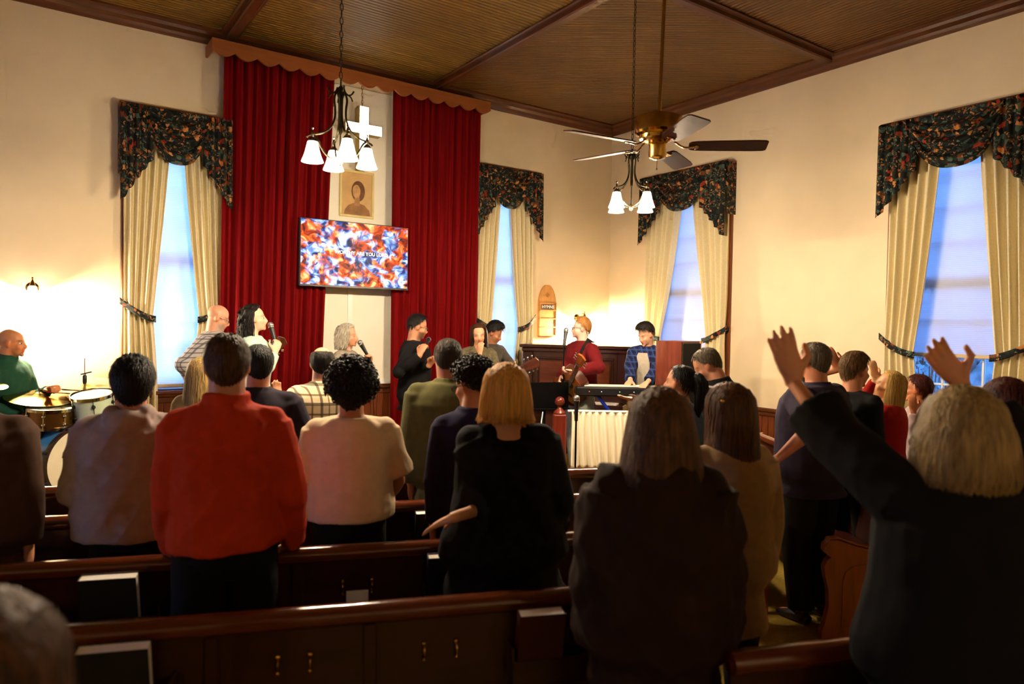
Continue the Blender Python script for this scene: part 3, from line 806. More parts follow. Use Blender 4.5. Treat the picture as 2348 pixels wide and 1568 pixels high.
# ================================================================== FURNITURE AND INSTRUMENTS
PEW_A = R(-21.5); PU = Vector((math.cos(PEW_A), math.sin(PEW_A), 0)); PN = Vector((-math.sin(PEW_A), math.cos(PEW_A), 0))
def pew_end_outline(arm=.60, back=.86):
    # (y forward, z): closed outline of a scrolled pew end
    return [(-.03, 0), (.47, 0), (.475, .05), (.455, .10), (.435, .20), (.44, .30), (.462, .38), (.468, .43), (.45, .47), (.43, .485),
            (.452, .50), (.472, .525), (.470, .56), (.44, .585), (.39, .585), (.32, .56), (.22, .535), (.14, .55), (.09, .62), (.045, .74), (.005, back), (-.03, back+.01), (-.055, back-.02), (-.05, .6), (-.03, .3)]
def pew(loc, rz, x0, x1, label, racks=(), hooks=(), stiles=(), ends=(1, 1), group='pews of the left block'):
    o = thing('church_pew', label, 'pew', loc, rz, group)
    h = .86
    part('backrest', MB().cbox(x0+.03, x1-.03, -.022, .0, .16, h-.02, .004, Matrix.Shear('XZ', 4, (0, 0))), M_pew, o, 0)
    rail = [(-.036, h-.058), (-.046, h-.045), (-.050, h-.028), (-.046, h-.012), (-.036, h-.002), (-.022, h+.004), (-.006, h+.005), (.010, h+.001), (.020, h-.009), (.024, h-.024), (.020, h-.042), (.010, h-.054)]
    part('top_rail', MB().prism(list(reversed([(p[0], p[1]) for p in rail])), x0+.03, x1-.03, Matrix(((0,1,0,0),(1,0,0,0),(0,0,1,0),(0,0,0,1)))), M_rail, o, 60)
    part('seat', MB().cbox(x0+.03, x1-.03, .0, .33, .41, .445, .008), M_pew, o, 0)
    part('lower_rail', MB().cbox(x0+.03, x1-.03, -.034, -.022, .30, .42, .004), M_pew, o, 0)
    part('mid_rail', MB().cbox(x0+.03, x1-.03, -.030, -.022, .47, .54, .003), M_pew, o, 0)
    for x in stiles: part('stile', MB().cbox(x-.022, x+.022, -.036, -.022, .16, h-.06, .004), M_pew, o, 0)
    ol = pew_end_outline()
    for k, x in enumerate((x0, x1-.045)):
        if not ends[k]: continue
        Me = Matrix(((0,1,0,0),(1,0,0,0),(0,0,1,0),(0,0,0,1)))
        e = part('pew_end', MB().prism(list(reversed(ol)), x, x+.045, Me), M_pewend, o, 0)
        inset = [(.08, .08), (.36, .08), (.36, .34), (.345, .40), (.30, .435), (.24, .445), (.16, .44), (.11, .41), (.085, .36)]
        xo = x-.006 if k == 0 else x+.045
        part('end_panel', MB().prism(list(reversed(inset)), xo, xo+.006, Me), M_pewend, e, 0)
        part('arm_cap', MB().tube([(x+.0225, q[0], q[1]+.004) for q in ((.46, .55), (.44, .588), (.39, .592), (.32, .567), (.22, .542), (.14, .557))], [(.026, .008)]*6, 8, ref=(1,0,0)), M_pewend, e)
    for (a, b) in racks:
        r = MB()
        r.cbox(a, b, -.095, -.085, .565, .655, .002); r.cbox(a, b, -.095, -.022, .56, .572, .002)
        r.cbox(a, a+.01, -.095, -.022, .565, .70, .002); r.cbox(b-.01, b, -.095, -.022, .565, .70, .002)
        part('book_rack', r, M_pew, o, 0)
    for x in hooks:
        hk = MB(); hk.ball((x, -.028, .715), .010, 8, 6); hk.tube(smooth_path([(x, -.03, .712), (x, -.04, .695), (x, -.038, .675), (x, -.030, .668)], 3), .0045, 6); hk.ball((x, -.034, .664), .007, 8, 6)
        part('card_hook', hk, M_brass, o)
    return o
def row_pt(s, t, z=0): return PN*s + PU*t + Vector((0, 0, z))
PEWS = [(2.35, -1.75, .99, [(-.76, -.50), (.56, .84)], (-.20, -.10, .27, .38), (-.40, .09)),
        (2.98, -2.0, 1.30, [(-1.06, -.68), (.33, .66)], (.0, .12), (-1.2, -.18, .80)),
        (3.66, -2.25, 1.62, [(-.95, -.7), (.33, .64)], (-.35, -.22), (-1.15, -.1)),
        (4.30, -2.5, 1.75, [(-1.3, -1.0), (.1, .4)], (), (-1.25, -.2))]
plab = ['nearest dark wooden pew across the bottom of the picture', 'second pew from the camera, in front of the man in orange',
        'third pew from the camera, in front of the grey hoodie', 'front pew of the left block, below the drum kit']
for (s, a, b, rk, hk, stl), lb in zip(PEWS, plab):
    pew(row_pt(s, 0), PEW_A, a, b, lb, rk, hk, stl)
pew(row_pt(1.79, 0), PEW_A, 1.06, 2.7, 'short pew rail at the lower right, before the patch of carpet', (), (), (1.6,), (0, 1), group='pews at the right')
QA = R(57)   # right block faces the stage: local y -> (-.84,.54)
pew((4.16, 1.95, 0), QA, 0, 2.2, 'right pew with a scrolled end facing the aisle', (), (), (.8, 1.5), group='pews at the right')
pew((3.80, 2.62, 0), QA, 0, 2.0, 'right front pew under the hand of the man in purple', (), (), (.8, 1.5), group='pews at the right')
pew((4.70, 1.30, 0), QA, 0, 2.2, 'rear right pew at the picture edge', (), (), (.8, 1.5), group='pews at the right')

M_cov = [pmat('hymnal_cover_'+n, c, rough=.6, var=.1) for n, c in (('maroon', lin(70, 14, 16)), ('navy', lin(20, 24, 50)), ('black', lin(16, 14, 14)))]
def book(s, t, label, k, w=.15, th=.032, h=.225, tilt=0.):
    o = thing('hymnal', label, 'book', row_pt(s, t, .573) - PN*.050, PEW_A, 'books in the pew racks')
    Mx = Matrix.Rotation(R(tilt), 4, 'X')
    part('cover', MB().box(-w/2, w/2, -th/2, -th/2+.003, 0, h, Mx).box(-w/2, w/2, th/2-.003, th/2, 0, h, Mx).box(-w/2, -w/2+.003, -th/2, th/2, 0, h, Mx), M_cov[k], o, 0)
    part('pages', MB().box(-w/2+.003, w/2-.004, -th/2+.003, th/2-.003, .004, h-.004, Mx), M_paper, o, 0)
book(2.35, -.66, 'hymnal with bright page edge in the nearest pew, bottom left', 2, .20, .05, .255, 11)
book(2.35, .66, 'hymnal in the right rack of the nearest pew', 0, .16, .05, .255, 11)
book(2.98, -.86, 'hymnal with pale page edge below the grey hoodie', 2, .20, .05, .255, 11)
book(2.98, .44, 'hymnal beside the hand of the woman in black', 1, .19, .045, .255, 11)
book(3.66, .46, 'hymnal in the third pew behind the green jacket', 2, .2, .045, .255, 11)
def card(s, t, label, w, h, z, m, holes=False):
    o = thing('pew_card' if not holes else 'cup_holder', label, 'card' if not holes else 'holder', row_pt(s, t, z) - PN*.030, PEW_A)
    if holes:
        part('shelf', MB().cbox(-w/2, w/2, -.04, .0, 0, .016, .003), m, o, 0)
        for x in (-w/4, w/4): part('cup_ring', MB().tube([(x+math.cos(a)*.014, -.02+math.sin(a)*.014, .017) for a in [2*PI*k/12 for k in range(13)]], .003, 5, cap=False), M_black, o)
    else:
        part('card_sheet', MB().box(-w/2, w/2, -.004, -.001, 0, h), m, o, 0)
        part('card_pocket', MB().box(-w/2-.006, w/2+.006, -.009, -.005, -.008, h*.2), M_pew, o, 0)
card(2.98, .06, 'small white card hanging on the back of the second pew', .09, .06, .615, M_paper)
card(2.98, .91, 'small wooden communion cup holder on the second pew', .11, .03, .63, M_pewend, True)

# ---- altar rail with gathered curtain, newel post
RA = R(-35.3); rail0 = Vector((4.28, 5.16, STAGE)); RL = 1.02
o = thing('altar_rail', 'white gathered curtain hung on an altar rail', 'railing', rail0, RA)
M_rc = pmat('white_gathered_cloth', lin(240, 230, 206), rough=.85, var=.05, scale=10, stretch=(6, 1, .6))
def rc(u, v):
    x = .04 + (RL-.04)*u; z = .77 + (.215-.77)*v + .012*math.sin(u*9)*v
    a = (.012 + .022*v)
    return (x, -.03 - a*math.cos(2*PI*(15*u + .35*math.sin(7*u+2*v))) - .012*math.sin(2*PI*4*u+1)*v, z)
part('gathered_curtain', MB().sheet(rc, 150, 18, .003), M_rc, o, 180)
part('top_rod', MB().tube([(0, -.03, .775), (RL, -.03, .775)], .012, 10), M_whitetrim, o)
part('base_panel', MB().cbox(0, RL, -.02, .02, 0, .22, .004), M_maho, o, 0)
part('end_post', MB().cbox(RL, RL+.09, -.045, .045, 0, .80, .008), M_maho, o, 0)
o = thing('newel_post', 'mahogany newel post with a ball finial at the curtain end', 'post', rail0 + Vector((-.06, .045, 0)), RA)
part('post', MB().cbox(-.065, .065, -.065, .065, 0, .74, .012), M_maho, o, 0)
part('cap', MB().lathe([(.055, .74), (.06, .75), (.05, .77), (.03, .785), (.02, .80), (.024, .815)], 20), M_maho, o)
part('ball_finial', MB().ball((0, 0, .86), .048, 20, 14), M_maho, o)
o = thing('leaning_board', 'pale oak board leaning beside the mahogany post', 'board', (4.07, 5.16, STAGE), R(-30))
part('board', MB().cbox(-.05, .05, -.012, .012, 0, .56, .004), M_oak, o, 0); part('batten', MB().cbox(-.05, -.03, -.022, -.012, 0, .50, .003), M_oakd, o, 0)

# ---- upright piano across the corner
pa = math.atan2(6.01-7.09, 5.89-5.13); 
o = thing('upright_piano', 'dark carved upright piano across the corner', 'piano', (5.13, 7.09, STAGE), pa)
M_pia = wood('piano_dark_walnut', lin(54, 24, 14), 'z', rough=.3, var=.3, coat=.3); M_piap = wood('piano_panel_walnut', lin(96, 42, 20), 'x', rough=.3, var=.3)
PW = 1.33; PH = 1.35
part('case', MB().cbox(0, PW, .04, .46, 0, PH-.04, .01), M_pia, o, 0)
part('lid', MB().cbox(-.04, PW+.04, -.02, .49, PH-.04, PH, .012), M_pia, o, 0)
part('cornice', MB().cbox(-.015, PW+.015, .01, .04, PH-.09, PH-.04, .01), M_pia, o, 0)
for x in (0, PW-.13): part('pilaster', MB().cbox(x, x+.13, .0, .04, .62, PH-.09, .012), M_pia, o, 0)
for x0, x1 in ((.17, .62), (.69, 1.16)):
    fr = MB(); z0, z1 = .78, 1.20
    for q in ((x0, x1, z1-.03, z1), (x0, x1, z0, z0+.03), (x0, x0+.03, z0+.03, z1-.03), (x1-.03, x1, z0+.03, z1-.03)): fr.cbox(q[0], q[1], .015, .04, q[2], q[3], .008)
    part('panel_frame', fr, M_pia, o, 0); part('panel', MB().cbox(x0+.05, x1-.05, .025, .04, z0+.05, z1-.05, .01), M_piap, o, 0)
part('key_bed', MB().cbox(0, PW, -.24, .04, .58, .66, .01), M_pia, o, 0)
part('fall_board', MB().cbox(.06, PW-.06, -.02, .02, .66, .78, .01), M_pia, o, 0)
for i in range(44): part('key', MB().box(.09+i*.0262, .09+i*.0262+.0245, -.20, -.03, .66, .675), M_paper, o, 0)
for x in (.03, PW-.10): part('leg', MB().lathe([(.03, 0), (.035, .04), (.025, .08), (.035, .3), (.045, .45), (.03, .55), (.045, .58)], 14, Matrix.Translation((x+.035, -.19, 0))), M_pia, o)
part('lower_panel', MB().cbox(.08, PW-.08, .02, .04, .08, .54, .01), M_piap, o, 0)

# ---- loudspeaker tower
o = thing('loudspeaker', 'wooden loudspeaker with a black grille beside the far curtain', 'loudspeaker', (5.26, 4.66, STAGE), R(12))
part('cabinet', MB().cbox(-.185, .185, -.14, .14, .66, 1.46, .006), wood('speaker_veneer', lin(96, 38, 18), 'z', rough=.35), o, 0)
part('grille', MB().cbox(-.172, .172, -.152, -.14, .68, 1.44, .004), pmat('black_grille_cloth', lin(20, 17, 15), rough=.95, var=.2, scale=300), o, 0)
part('edge_trim', MB().cbox(.172, .185, -.154, -.14, .66, 1.46, .002), M_oakd, o, 0)
part('stand', MB().cbox(-.15, .15, -.12, .12, 0, .66, .006), M_black, o, 0)

# ---- keyboard on a cross stand
o = thing('stage_keyboard', 'black stage keyboard on a cross stand', 'keyboard', (4.98, 5.03, STAGE), RA)
part('body', MB().cbox(-.55, .55, -.13, .15, .90, .985, .01), M_black, o, 0)
part('control_panel', MB().box(-.53, .53, -.12, -.02, .985, .988), pmat('panel_dark_grey', lin(34, 34, 38), rough=.5), o, 0)
for i in range(36):
    part('key', MB().box(-.52+i*.0288, -.52+i*.0288+.0272, -.015, .14, .985, .996), M_paper, o, 0)
for i, (x, c) in enumerate(((-.42, (1, .1, .05)), (-.3, (1, .8, .6)), (-.12, (.2, 1, .3)), (.02, (1, .9, .8)))):
    part('indicator_light', MB().ball((x, -.131, .945), .004, 8, 6), emission('indicator_%d' % i, c, .6), o)
lg = MB(); 
M_blue = pmat('blue_stand_tube', lin(20, 50, 170), rough=.35, metal=.3)
for s in (-1, 1): part('stand_leg', MB().tube([(s*.33, -.06 if s > 0 else .06, .03), (-s*.33, -.06 if s > 0 else .06, .90)], .018, 10), M_blue if s > 0 else M_blackm, o)
for s in (-1, 1): part('stand_foot', MB().tube([(s*.33, -.2, .016), (s*.33, .2, .016)], .016, 8), M_blackm, o)

# ---- microphones and stands
def mic_mesh(parent, M, corded=False):
    part('grille', MB().ball((0, 0, .085), .026, 16, 10, M), pmat('mic_mesh_grille', lin(150, 150, 150), rough=.4, metal=.8, var=.2, scale=200), parent)
    part('collar', MB().lathe([(.024, .06), (.026, .065), (.024, .072)], 16, M), M_chrome, parent)
    part('handle', MB().lathe([(.012, -.10), (.014, -.095), (.016, -.02), (.021, .05), (.023, .06)], 16, M), M_black, parent)
def handheld(pos, d, label, grp='handheld microphones'):
    o = thing('microphone', label, 'microphone', pos, 0, grp); o.rotation_euler = Vector(d).normalized().to_track_quat('Z', 'Y').to_euler()
    mic_mesh(o, Matrix.Identity(4)); return o
def mic_stand(loc, h, top, label, boom=None):
    o = thing('microphone_stand', label, 'microphone stand', loc, 0)
    part('base', MB().lathe([(.0, .0), (.12, .0), (.125, .01), (.11, .02), (.03, .03), (.02, .05)], 24), M_blackm, o)
    part('lower_tube', MB().tube([(0, 0, .03), (0, 0, h*.6)], .011, 10), M_blackm, o)
    part('upper_tube', MB().tube([(0, 0, h*.55), (0, 0, h)], .008, 10), M_blackm, o)
    part('clutch', MB().lathe([(.012, h*.56), (.018, h*.57), (.018, h*.62), (.012, h*.63)], 12), M_black, o)
    d = Vector(top); p = Vector((0, 0, h))
    if boom: part('boom', MB().tube([p - Vector(boom)*.25, p + Vector(boom)], .007, 8), M_blackm, o); p = p + Vector(boom)
    Mm = Matrix.Translation(p + d.normalized()*.10) @ d.normalized().to_track_quat('Z', 'Y').to_matrix().to_4x4()
    mic_mesh(o, Mm); return o
mic_stand((4.50, 5.50, STAGE), 1.38, (.35, .25, .9), 'black vocal microphone stand in front of the red-shirted guitarist')
mic_stand((3.66, 4.30, 0), 1.02, (.05, .05, 1), 'black microphone stand before the white rail curtain')
o = thing('music_stand', 'black music stand beside the newel post', 'music stand', (4.28, 5.52, STAGE), R(-20))
part('desk', MB().cbox(-.25, .25, -.01, .0, .76, 1.02, .004, Matrix.Translation((0, 0, .0))), M_blackm, o, 0); part('ledge', MB().cbox(-.25, .25, -.06, .0, .745, .76, .003), M_blackm, o, 0)
part('post', MB().tube([(0, 0, .02), (0, .0, .78)], .012, 10), M_blackm, o)
for k in range(3): part('leg', MB().tube([(0, 0, .18), (.22*math.cos(k*2.09), .22*math.sin(k*2.09), .01)], .008, 8), M_blackm, o)
o = thing('floor_monitor', 'grey wedge monitor on the carpeted stage edge', 'loudspeaker', (3.86, 4.82, STAGE), R(-150))
wd = [(-.13, 0), (.16, 0), (.06, .24), (-.13, .16)]
part('cabinet', MB().prism(wd, -.2, .2), pmat('grey_carpeted_box', lin(44, 44, 46), rough=.9, var=.2, scale=120), o, 0)
part('grille', MB().box(-.002, .006, -.18, .18, .02, .235, Matrix.Translation((.158, 0, 0)) @ Matrix.Rotation(R(-22.5), 4, 'Y')), pmat('grey_metal_grille', lin(70, 70, 72), rough=.5, metal=.5), o, 0)
tag(part('blue_cable', MB().tube(smooth_path([(4.12, 5.34, .95), (4.05, 5.28, .8), (4.00, 5.22, .62), (4.02, 5.20, .45), (4.08, 5.24, .215)]), .006, 8), pmat('pale_blue_cable', lin(170, 210, 220), rough=.4), None), 'pale blue cable hanging behind the mahogany post', 'cable')
tag(part('floor_cable', MB().tube(smooth_path([(3.46, 2.12, .006), (3.42, 2.06, .03), (3.46, 1.99, .085), (3.55, 1.96, .06), (3.60, 1.93, .006)]), .009, 8), M_black, None), 'black loop of cable lying on the carpet', 'cable')

# ---- guitars
def frame_from(origin, xdir, ndir):
    x = Vector(xdir).normalized(); n = Vector(ndir); n = (n - x*n.dot(x)).normalized(); z = n.cross(x)
    M = Matrix((x, n, z)).transposed().to_4x4(); M.translation = Vector(origin); return M   # local y = face normal
def outline(lo, wa, up, L):
    pr = []
    for i in range(25):
        t = i/24; x = -L/2 + L*t
        a = lo*math.sqrt(max(0, 1-((t-.28)/.28)**2)) if t < .28 else None
        if t < .28: w = a
        elif t < .60: k = (t-.28)/.32; w = lo + (wa-lo)*(.5-.5*math.cos(PI*k))
        elif t < .82: k = (t-.60)/.22; w = wa + (up-wa)*(.5-.5*math.cos(PI*k))
        else: k = (t-.82)/.18; w = up*math.sqrt(max(0, 1-k*k))
        pr.append((x, w))
    return [(x, w) for x, w in pr] + [(x, -w) for x, w in reversed(pr[1:-1])]
def guitar(name, label, centre, head, ndir, kind, cols, strap=None):
    o = thing(name, label, 'guitar', centre); o.matrix_world = frame_from(centre, Vector(head)-Vector(centre), ndir)
    Ltot = (Vector(head)-Vector(centre)).length
    top_m, side_m, neck_m = cols
    if kind == 'acoustic': L, ol, dp = .48, outline(.195, .125, .145, .48), .10
    else: L, ol, dp = .42, outline(.16, .11, .135, .42), .042
    part('body', MB().prism(ol, -dp/2, dp/2), side_m, o, 30)
    part('top', MB().prism([(x*.985, z*.985) for x, z in ol], dp/2, dp/2+.004), top_m, o, 30)
    if kind == 'acoustic':
        part('sound_hole', MB().prism([(.06+.05*math.cos(2*PI*k/20), .05*math.sin(2*PI*k/20)) for k in range(20)], dp/2+.004, dp/2+.006), M_black, o, 0)
        part('bridge', MB().cbox(-.13, -.10, dp/2+.004, dp/2+.014, -.08, .08, .003), M_pia, o, 0)
    else:
        part('pickguard', MB().prism([(-.02, -.06), (.14, -.09), (.18, 0), (.1, .05), (-.02, .05)], dp/2+.004, dp/2+.007), M_paper, o, 0)
    yn = dp/2+.004
    part('neck', MB().cbox(L*.30, Ltot-.06, yn-.012, yn+.014, -.026, .026, .008), neck_m, o, 0)
    for i in range(6): part('string', MB().tube([(-.12, yn+.016, -.018+i*.0072), (Ltot-.02, yn+.017, -.016+i*.0064)], .0012, 4), M_chrome, o)
    hd = part('headstock', MB().prism([(Ltot-.07, -.028), (Ltot-.05, -.045), (Ltot+.09, -.052), (Ltot+.11, 0), (Ltot+.09, .045), (Ltot-.05, .036), (Ltot-.07, .028)], yn-.012, yn+.006), neck_m, o, 0)
    for s in (-1, 1):
        for i in range(3 if kind != 'bass' else 2):
            x = Ltot-.03+i*.045
            part('tuning_peg', MB().tube([(x, yn-.003, s*.045), (x, yn-.003, s*.062)], .004, 6).ball((x, yn-.003, s*.072), (.012, .006, .012), 8, 6), M_chrome, hd)
    return o
M_spruce = wood('guitar_top', lin(150, 84, 40), 'x', rough=.25, coat=.5); M_rose = wood('guitar_side', lin(74, 34, 20), 'x', rough=.3, coat=.4)
M_maple = wood('guitar_neck', lin(176, 128, 70), 'x', rough=.35)
M_burst = pmat('bass_body_black', lin(24, 18, 16), rough=.2, coat=.5)

# ---- drum kit
M_blue_sp = pmat('blue_sparkle_shell', lin(70, 140, 190), rough=.25, var=.12, scale=300, coat=.6)
M_mint = pmat('pale_mint_shell', lin(196, 214, 186), rough=.25, var=.05, scale=200, coat=.5)
M_bronzeS = pmat('bronze_snare_shell', lin(120, 84, 38), rough=.25, metal=.8, var=.15)
M_head = pmat('drum_head', lin(226, 216, 190), rough=.6, var=.05)
M_hoop = wood('drum_hoop_dark', lin(40, 24, 22), 'x', rough=.3)
M_cym = pmat('cymbal_bronze', lin(200, 170, 90), rough=.22, metal=1, var=.12, scale=6)
DZ = STAGE+.155
def axis_m(loc, d): return Matrix.Translation(loc) @ Vector(d).normalized().to_track_quat('Z', 'Y').to_matrix().to_4x4()
bd = Vector((.52, -.85, 0)).normalized()
o = thing('bass_drum', 'blue sparkle bass drum with cream front head', 'drum', (.36, 6.43, DZ+.29)); o.matrix_world = axis_m((.36, 6.43, DZ+.295), bd)
part('shell', MB().lathe([(.272, -.42), (.275, -.42), (.275, -.01), (.272, -.01)], 48, cap=False), M_blue_sp, o)
part('front_head', MB().lathe([(.0, .0), (.272, -.002), (.272, -.012), (0, -.012)], 48), M_head, o)
part('rear_head', MB().lathe([(.0, -.42), (.272, -.42), (.272, -.43), (0, -.43)], 48), M_head, o)
for z in (-.03, -.44): part('hoop', MB().lathe([(.274, z), (.292, z), (.294, z+.02), (.292, z+.04), (.274, z+.04), (.274, z)], 48, cap=False), M_hoop, o)
for k in range(8):
    a = 2*PI*(k+.5)/8; c, s = math.cos(a), math.sin(a)
    for z in (-.03, -.37):
        lg_ = MB(); lg_.tube([(c*.30, s*.30, z+.05), (c*.30, s*.30, z-.06)], .006, 8); lg_.ball((c*.29, s*.29, z-.045), .020, 10, 7); lg_.ball((c*.298, s*.298, z+.03), .013, 8, 6)
        part('lug', lg_, M_black, o)
for s in (-1, 1): part('spur', MB().tube([(s*.22, -.17, -.2), (s*.34, -.292, -.06)], .007, 8), M_chrome, o)
_me = lettering('head_lettering', 'Bo', .085, M_black, o, (-.115, .085, .002), (0, 0, 0), shear=.35)
def drum(name, label, loc, d, r, dp, shell, lugs, lugm):
    o = thing(name, label, 'drum', loc); o.matrix_world = axis_m(loc, d)
    part('shell', MB().lathe([(r-.003, -dp), (r, -dp), (r, 0), (r-.003, 0)], 36, cap=False), shell, o)
    part('batter_head', MB().lathe([(0, .004), (r-.004, .003), (r-.002, -.004), (0, -.004)], 36), M_head, o)
    part('bottom_head', MB().lathe([(0, -dp-.004), (r-.002, -dp-.004), (r-.004, -dp+.004), (0, -dp+.004)], 36), M_head, o)
    for z in (.0, -dp): part('hoop', MB().lathe([(r+.001, z-.012), (r+.009, z-.012), (r+.010, z+.012), (r+.001, z+.014)], 36, cap=False), lugm, o)
    for k in range(lugs):
        a = 2*PI*k/lugs; c, s = math.cos(a), math.sin(a)
        lg_ = MB(); lg_.tube([(c*(r+.010), s*(r+.010), .012), (c*(r+.010), s*(r+.010), -dp-.012)], .003, 6)
        for z in (-dp*.28, -dp*.75): lg_.ball((c*(r+.004), s*(r+.004), z), .015, 10, 7)
        part('lug', lg_, M_black if shell is M_mint else M_chrome, o)
    return o
drum('rack_tom', 'pale mint rack tom above the bass drum', (.44, 6.50, DZ+.82), (-.12, -.18, 1), .15, .21, M_mint, 6, M_chrome)
drum('snare_drum', 'bronze snare drum left of the mint tom', (.17, 6.58, DZ+.72), (.03, -.06, 1), .175, .14, M_bronzeS, 8, M_chrome)
def stand(o, h, z0=0.):
    part('stand_tube', MB().tube([(0, 0, z0+.18), (0, 0, h)], .010, 10), M_chrome, o)
    for k in range(3): part('stand_leg', MB().tube([(0, 0, .30), (.22*math.cos(k*2.1+.4), .22*math.sin(k*2.1+.4), .008)], .007, 8), M_chrome, o)
def cymbal(o, r, h, tilt=(0,0,1), name='cymbal'):
    part(name, MB().lathe([(.008, .035), (.035, .03), (.055, .012), (r*.6, .003), (r, -.008), (r, -.010), (r*.6, .001), (.05, .008), (.008, .03)], 40, axis_m((0, 0, h), tilt)), M_cym, o, 60)
_ped = lambda o: part('pedal', MB().cbox(-.05, .05, -.30, -.02, .01, .03, .004), M_blackm, o, 0)
o = thing('hi_hat', 'hi-hat cymbals on a chrome stand behind the mint tom', 'cymbal', (.405, 6.80, DZ)); stand(o, .97); cymbal(o, .17, .855, (.05, .02, 1)); cymbal(o, .17, .845, (.05, .02, -1)); _ped(o)
part('clutch', MB().lathe([(.012, .89), (.016, .90), (.016, .95), (.010, .96)], 12), M_black, o); part('pull_rod', MB().tube([(0, 0, .9), (0, 0, 1.10)], .004, 6), M_chrome, o); part('wing_nut', MB().tube([(-.03, 0, .965), (.05, 0, .985)], .006, 6), M_black, o)
o = thing('ride_cymbal', 'large golden ride cymbal over the snare drum', 'cymbal', (.09, 6.74, DZ)); stand(o, .80); cymbal(o, .24, .80, (.08, -.20, 1)); part('wing_nut', MB().lathe([(.004, .8), (.006, .85), (.010, .855), (.004, .87)], 10), M_chrome, o)
o = thing('crash_cymbal', 'pale crash cymbal behind the black-haired man', 'cymbal', (.68, 7.05, DZ)); stand(o, .96); cymbal(o, .20, .96, (-.1, -.05, 1)); part('wing_nut', MB().lathe([(.004, .96), (.006, 1.0), (.010, 1.005), (.004, 1.02)], 10), M_chrome, o)
o = thing('crash_cymbal', 'crash cymbal at the left edge before the drummer', 'cymbal', (-.30, 6.25, DZ)); stand(o, .955); cymbal(o, .20, .955, (.1, -.12, 1)); part('wing_nut', MB().lathe([(.004, .955), (.006, 1.0), (.010, 1.0), (.004, 1.015)], 10), M_chrome, o)
o = thing('drum_throne', 'round black drum throne under the drummer', 'stool', (-.17, 6.98, DZ)); part('cushion', MB().lathe([(.0, .40), (.15, .40), (.165, .42), (.165, .45), (.15, .465), (0, .47)], 28), M_black, o); stand(o, .41)
# ================================================================== PEOPLE
JOBS = []          # raw shells that are fused into one continuous surface at the end
def fuse(ob, voxel, smooth_it, post=None):
    m = ob.modifiers.new('fuse', 'REMESH'); m.mode = 'VOXEL'; m.voxel_size = voxel; m.use_smooth_shade = True
    s = ob.modifiers.new('relax', 'SMOOTH'); s.factor = .5; s.iterations = smooth_it
    JOBS.append((ob, post))
def run_jobs():
    dg = bpy.context.evaluated_depsgraph_get(); dg.update()
    res = [(ob, post, bpy.data.meshes.new_from_object(ob.evaluated_get(dg))) for ob, post in JOBS]
    for ob, post, me in res:
        old = ob.data; mats = [m for m in old.materials]
        ob.modifiers.clear(); ob.data = me; me.materials.clear()
        for m in mats: me.materials.append(m)
        me.polygons.foreach_set('use_smooth', [True]*len(me.polygons))
        if post: post(me)
        nm = old.name; bpy.data.meshes.remove(old); me.name = nm; me.update()

def skin_mat():
    m, N, L, B = _base('skin')
    at = N.new('ShaderNodeAttribute'); at.attribute_name = 'skin_colour'
    nz = N.new('ShaderNodeTexNoise'); nz.inputs['Scale'].default_value = 45; nz.inputs['Detail'].default_value = 3
    tc = N.new('ShaderNodeTexCoord'); L.new(tc.outputs['Object'], nz.inputs['Vector'])
    hs = N.new('ShaderNodeMix'); hs.data_type = 'RGBA'; hs.blend_type = 'MULTIPLY'; hs.inputs[0].default_value = .25
    L.new(at.outputs['Color'], hs.inputs[6]); L.new(nz.outputs['Color'], hs.inputs[7]); L.new(hs.outputs[2], B.inputs['Base Color'])
    B.inputs['Roughness'].default_value = .48; B.inputs['Specular IOR Level'].default_value = .4
    B.inputs['Subsurface Weight'].default_value = 0.0
    return m
M_skin = skin_mat()
M_eyew = pmat('eye_white', lin(225, 220, 212), rough=.2, var=.03); M_iris = pmat('dark_iris', lin(40, 26, 16), rough=.15, var=.1)
M_shoe = pmat('dark_leather', lin(34, 26, 22), rough=.4, var=.15)
M_glassf = pmat('spectacle_frame', lin(30, 24, 20), rough=.3, var=.1)
def cloth(name, col, var=.10, scale=30, bump=.35, bscale=9, rough=.9, stretch=(1,1,1), sheen=.0):
    return pmat(name, col, rough=rough, var=var, scale=scale, bump=bump, bscale=bscale, bdist=.02, spec=.2, stretch=stretch, sheen=sheen)
def hair_mat(name, c, var=.55, rough=.52):
    return pmat(name, c, rough=rough, var=var, scale=14, stretch=(7, 7, .45), bump=.8, bscale=26, bdist=.008, spec=.22, detail=6)

def ik(S, Wp, l1, l2, hint):
    S, Wp = Vector(S), Vector(Wp); d = Wp-S; L = min(d.length, (l1+l2)*.995); dn = d.normalized()
    Wp = S + dn*L
    a = (l1*l1 - l2*l2 + L*L)/(2*L); h = math.sqrt(max(0, l1*l1-a*a))
    hv = Vector(hint); hv = hv - dn*hv.dot(dn); hv = hv.normalized() if hv.length > 1e-5 else dn.orthogonal().normalized()
    return S + dn*a + hv*h, Wp

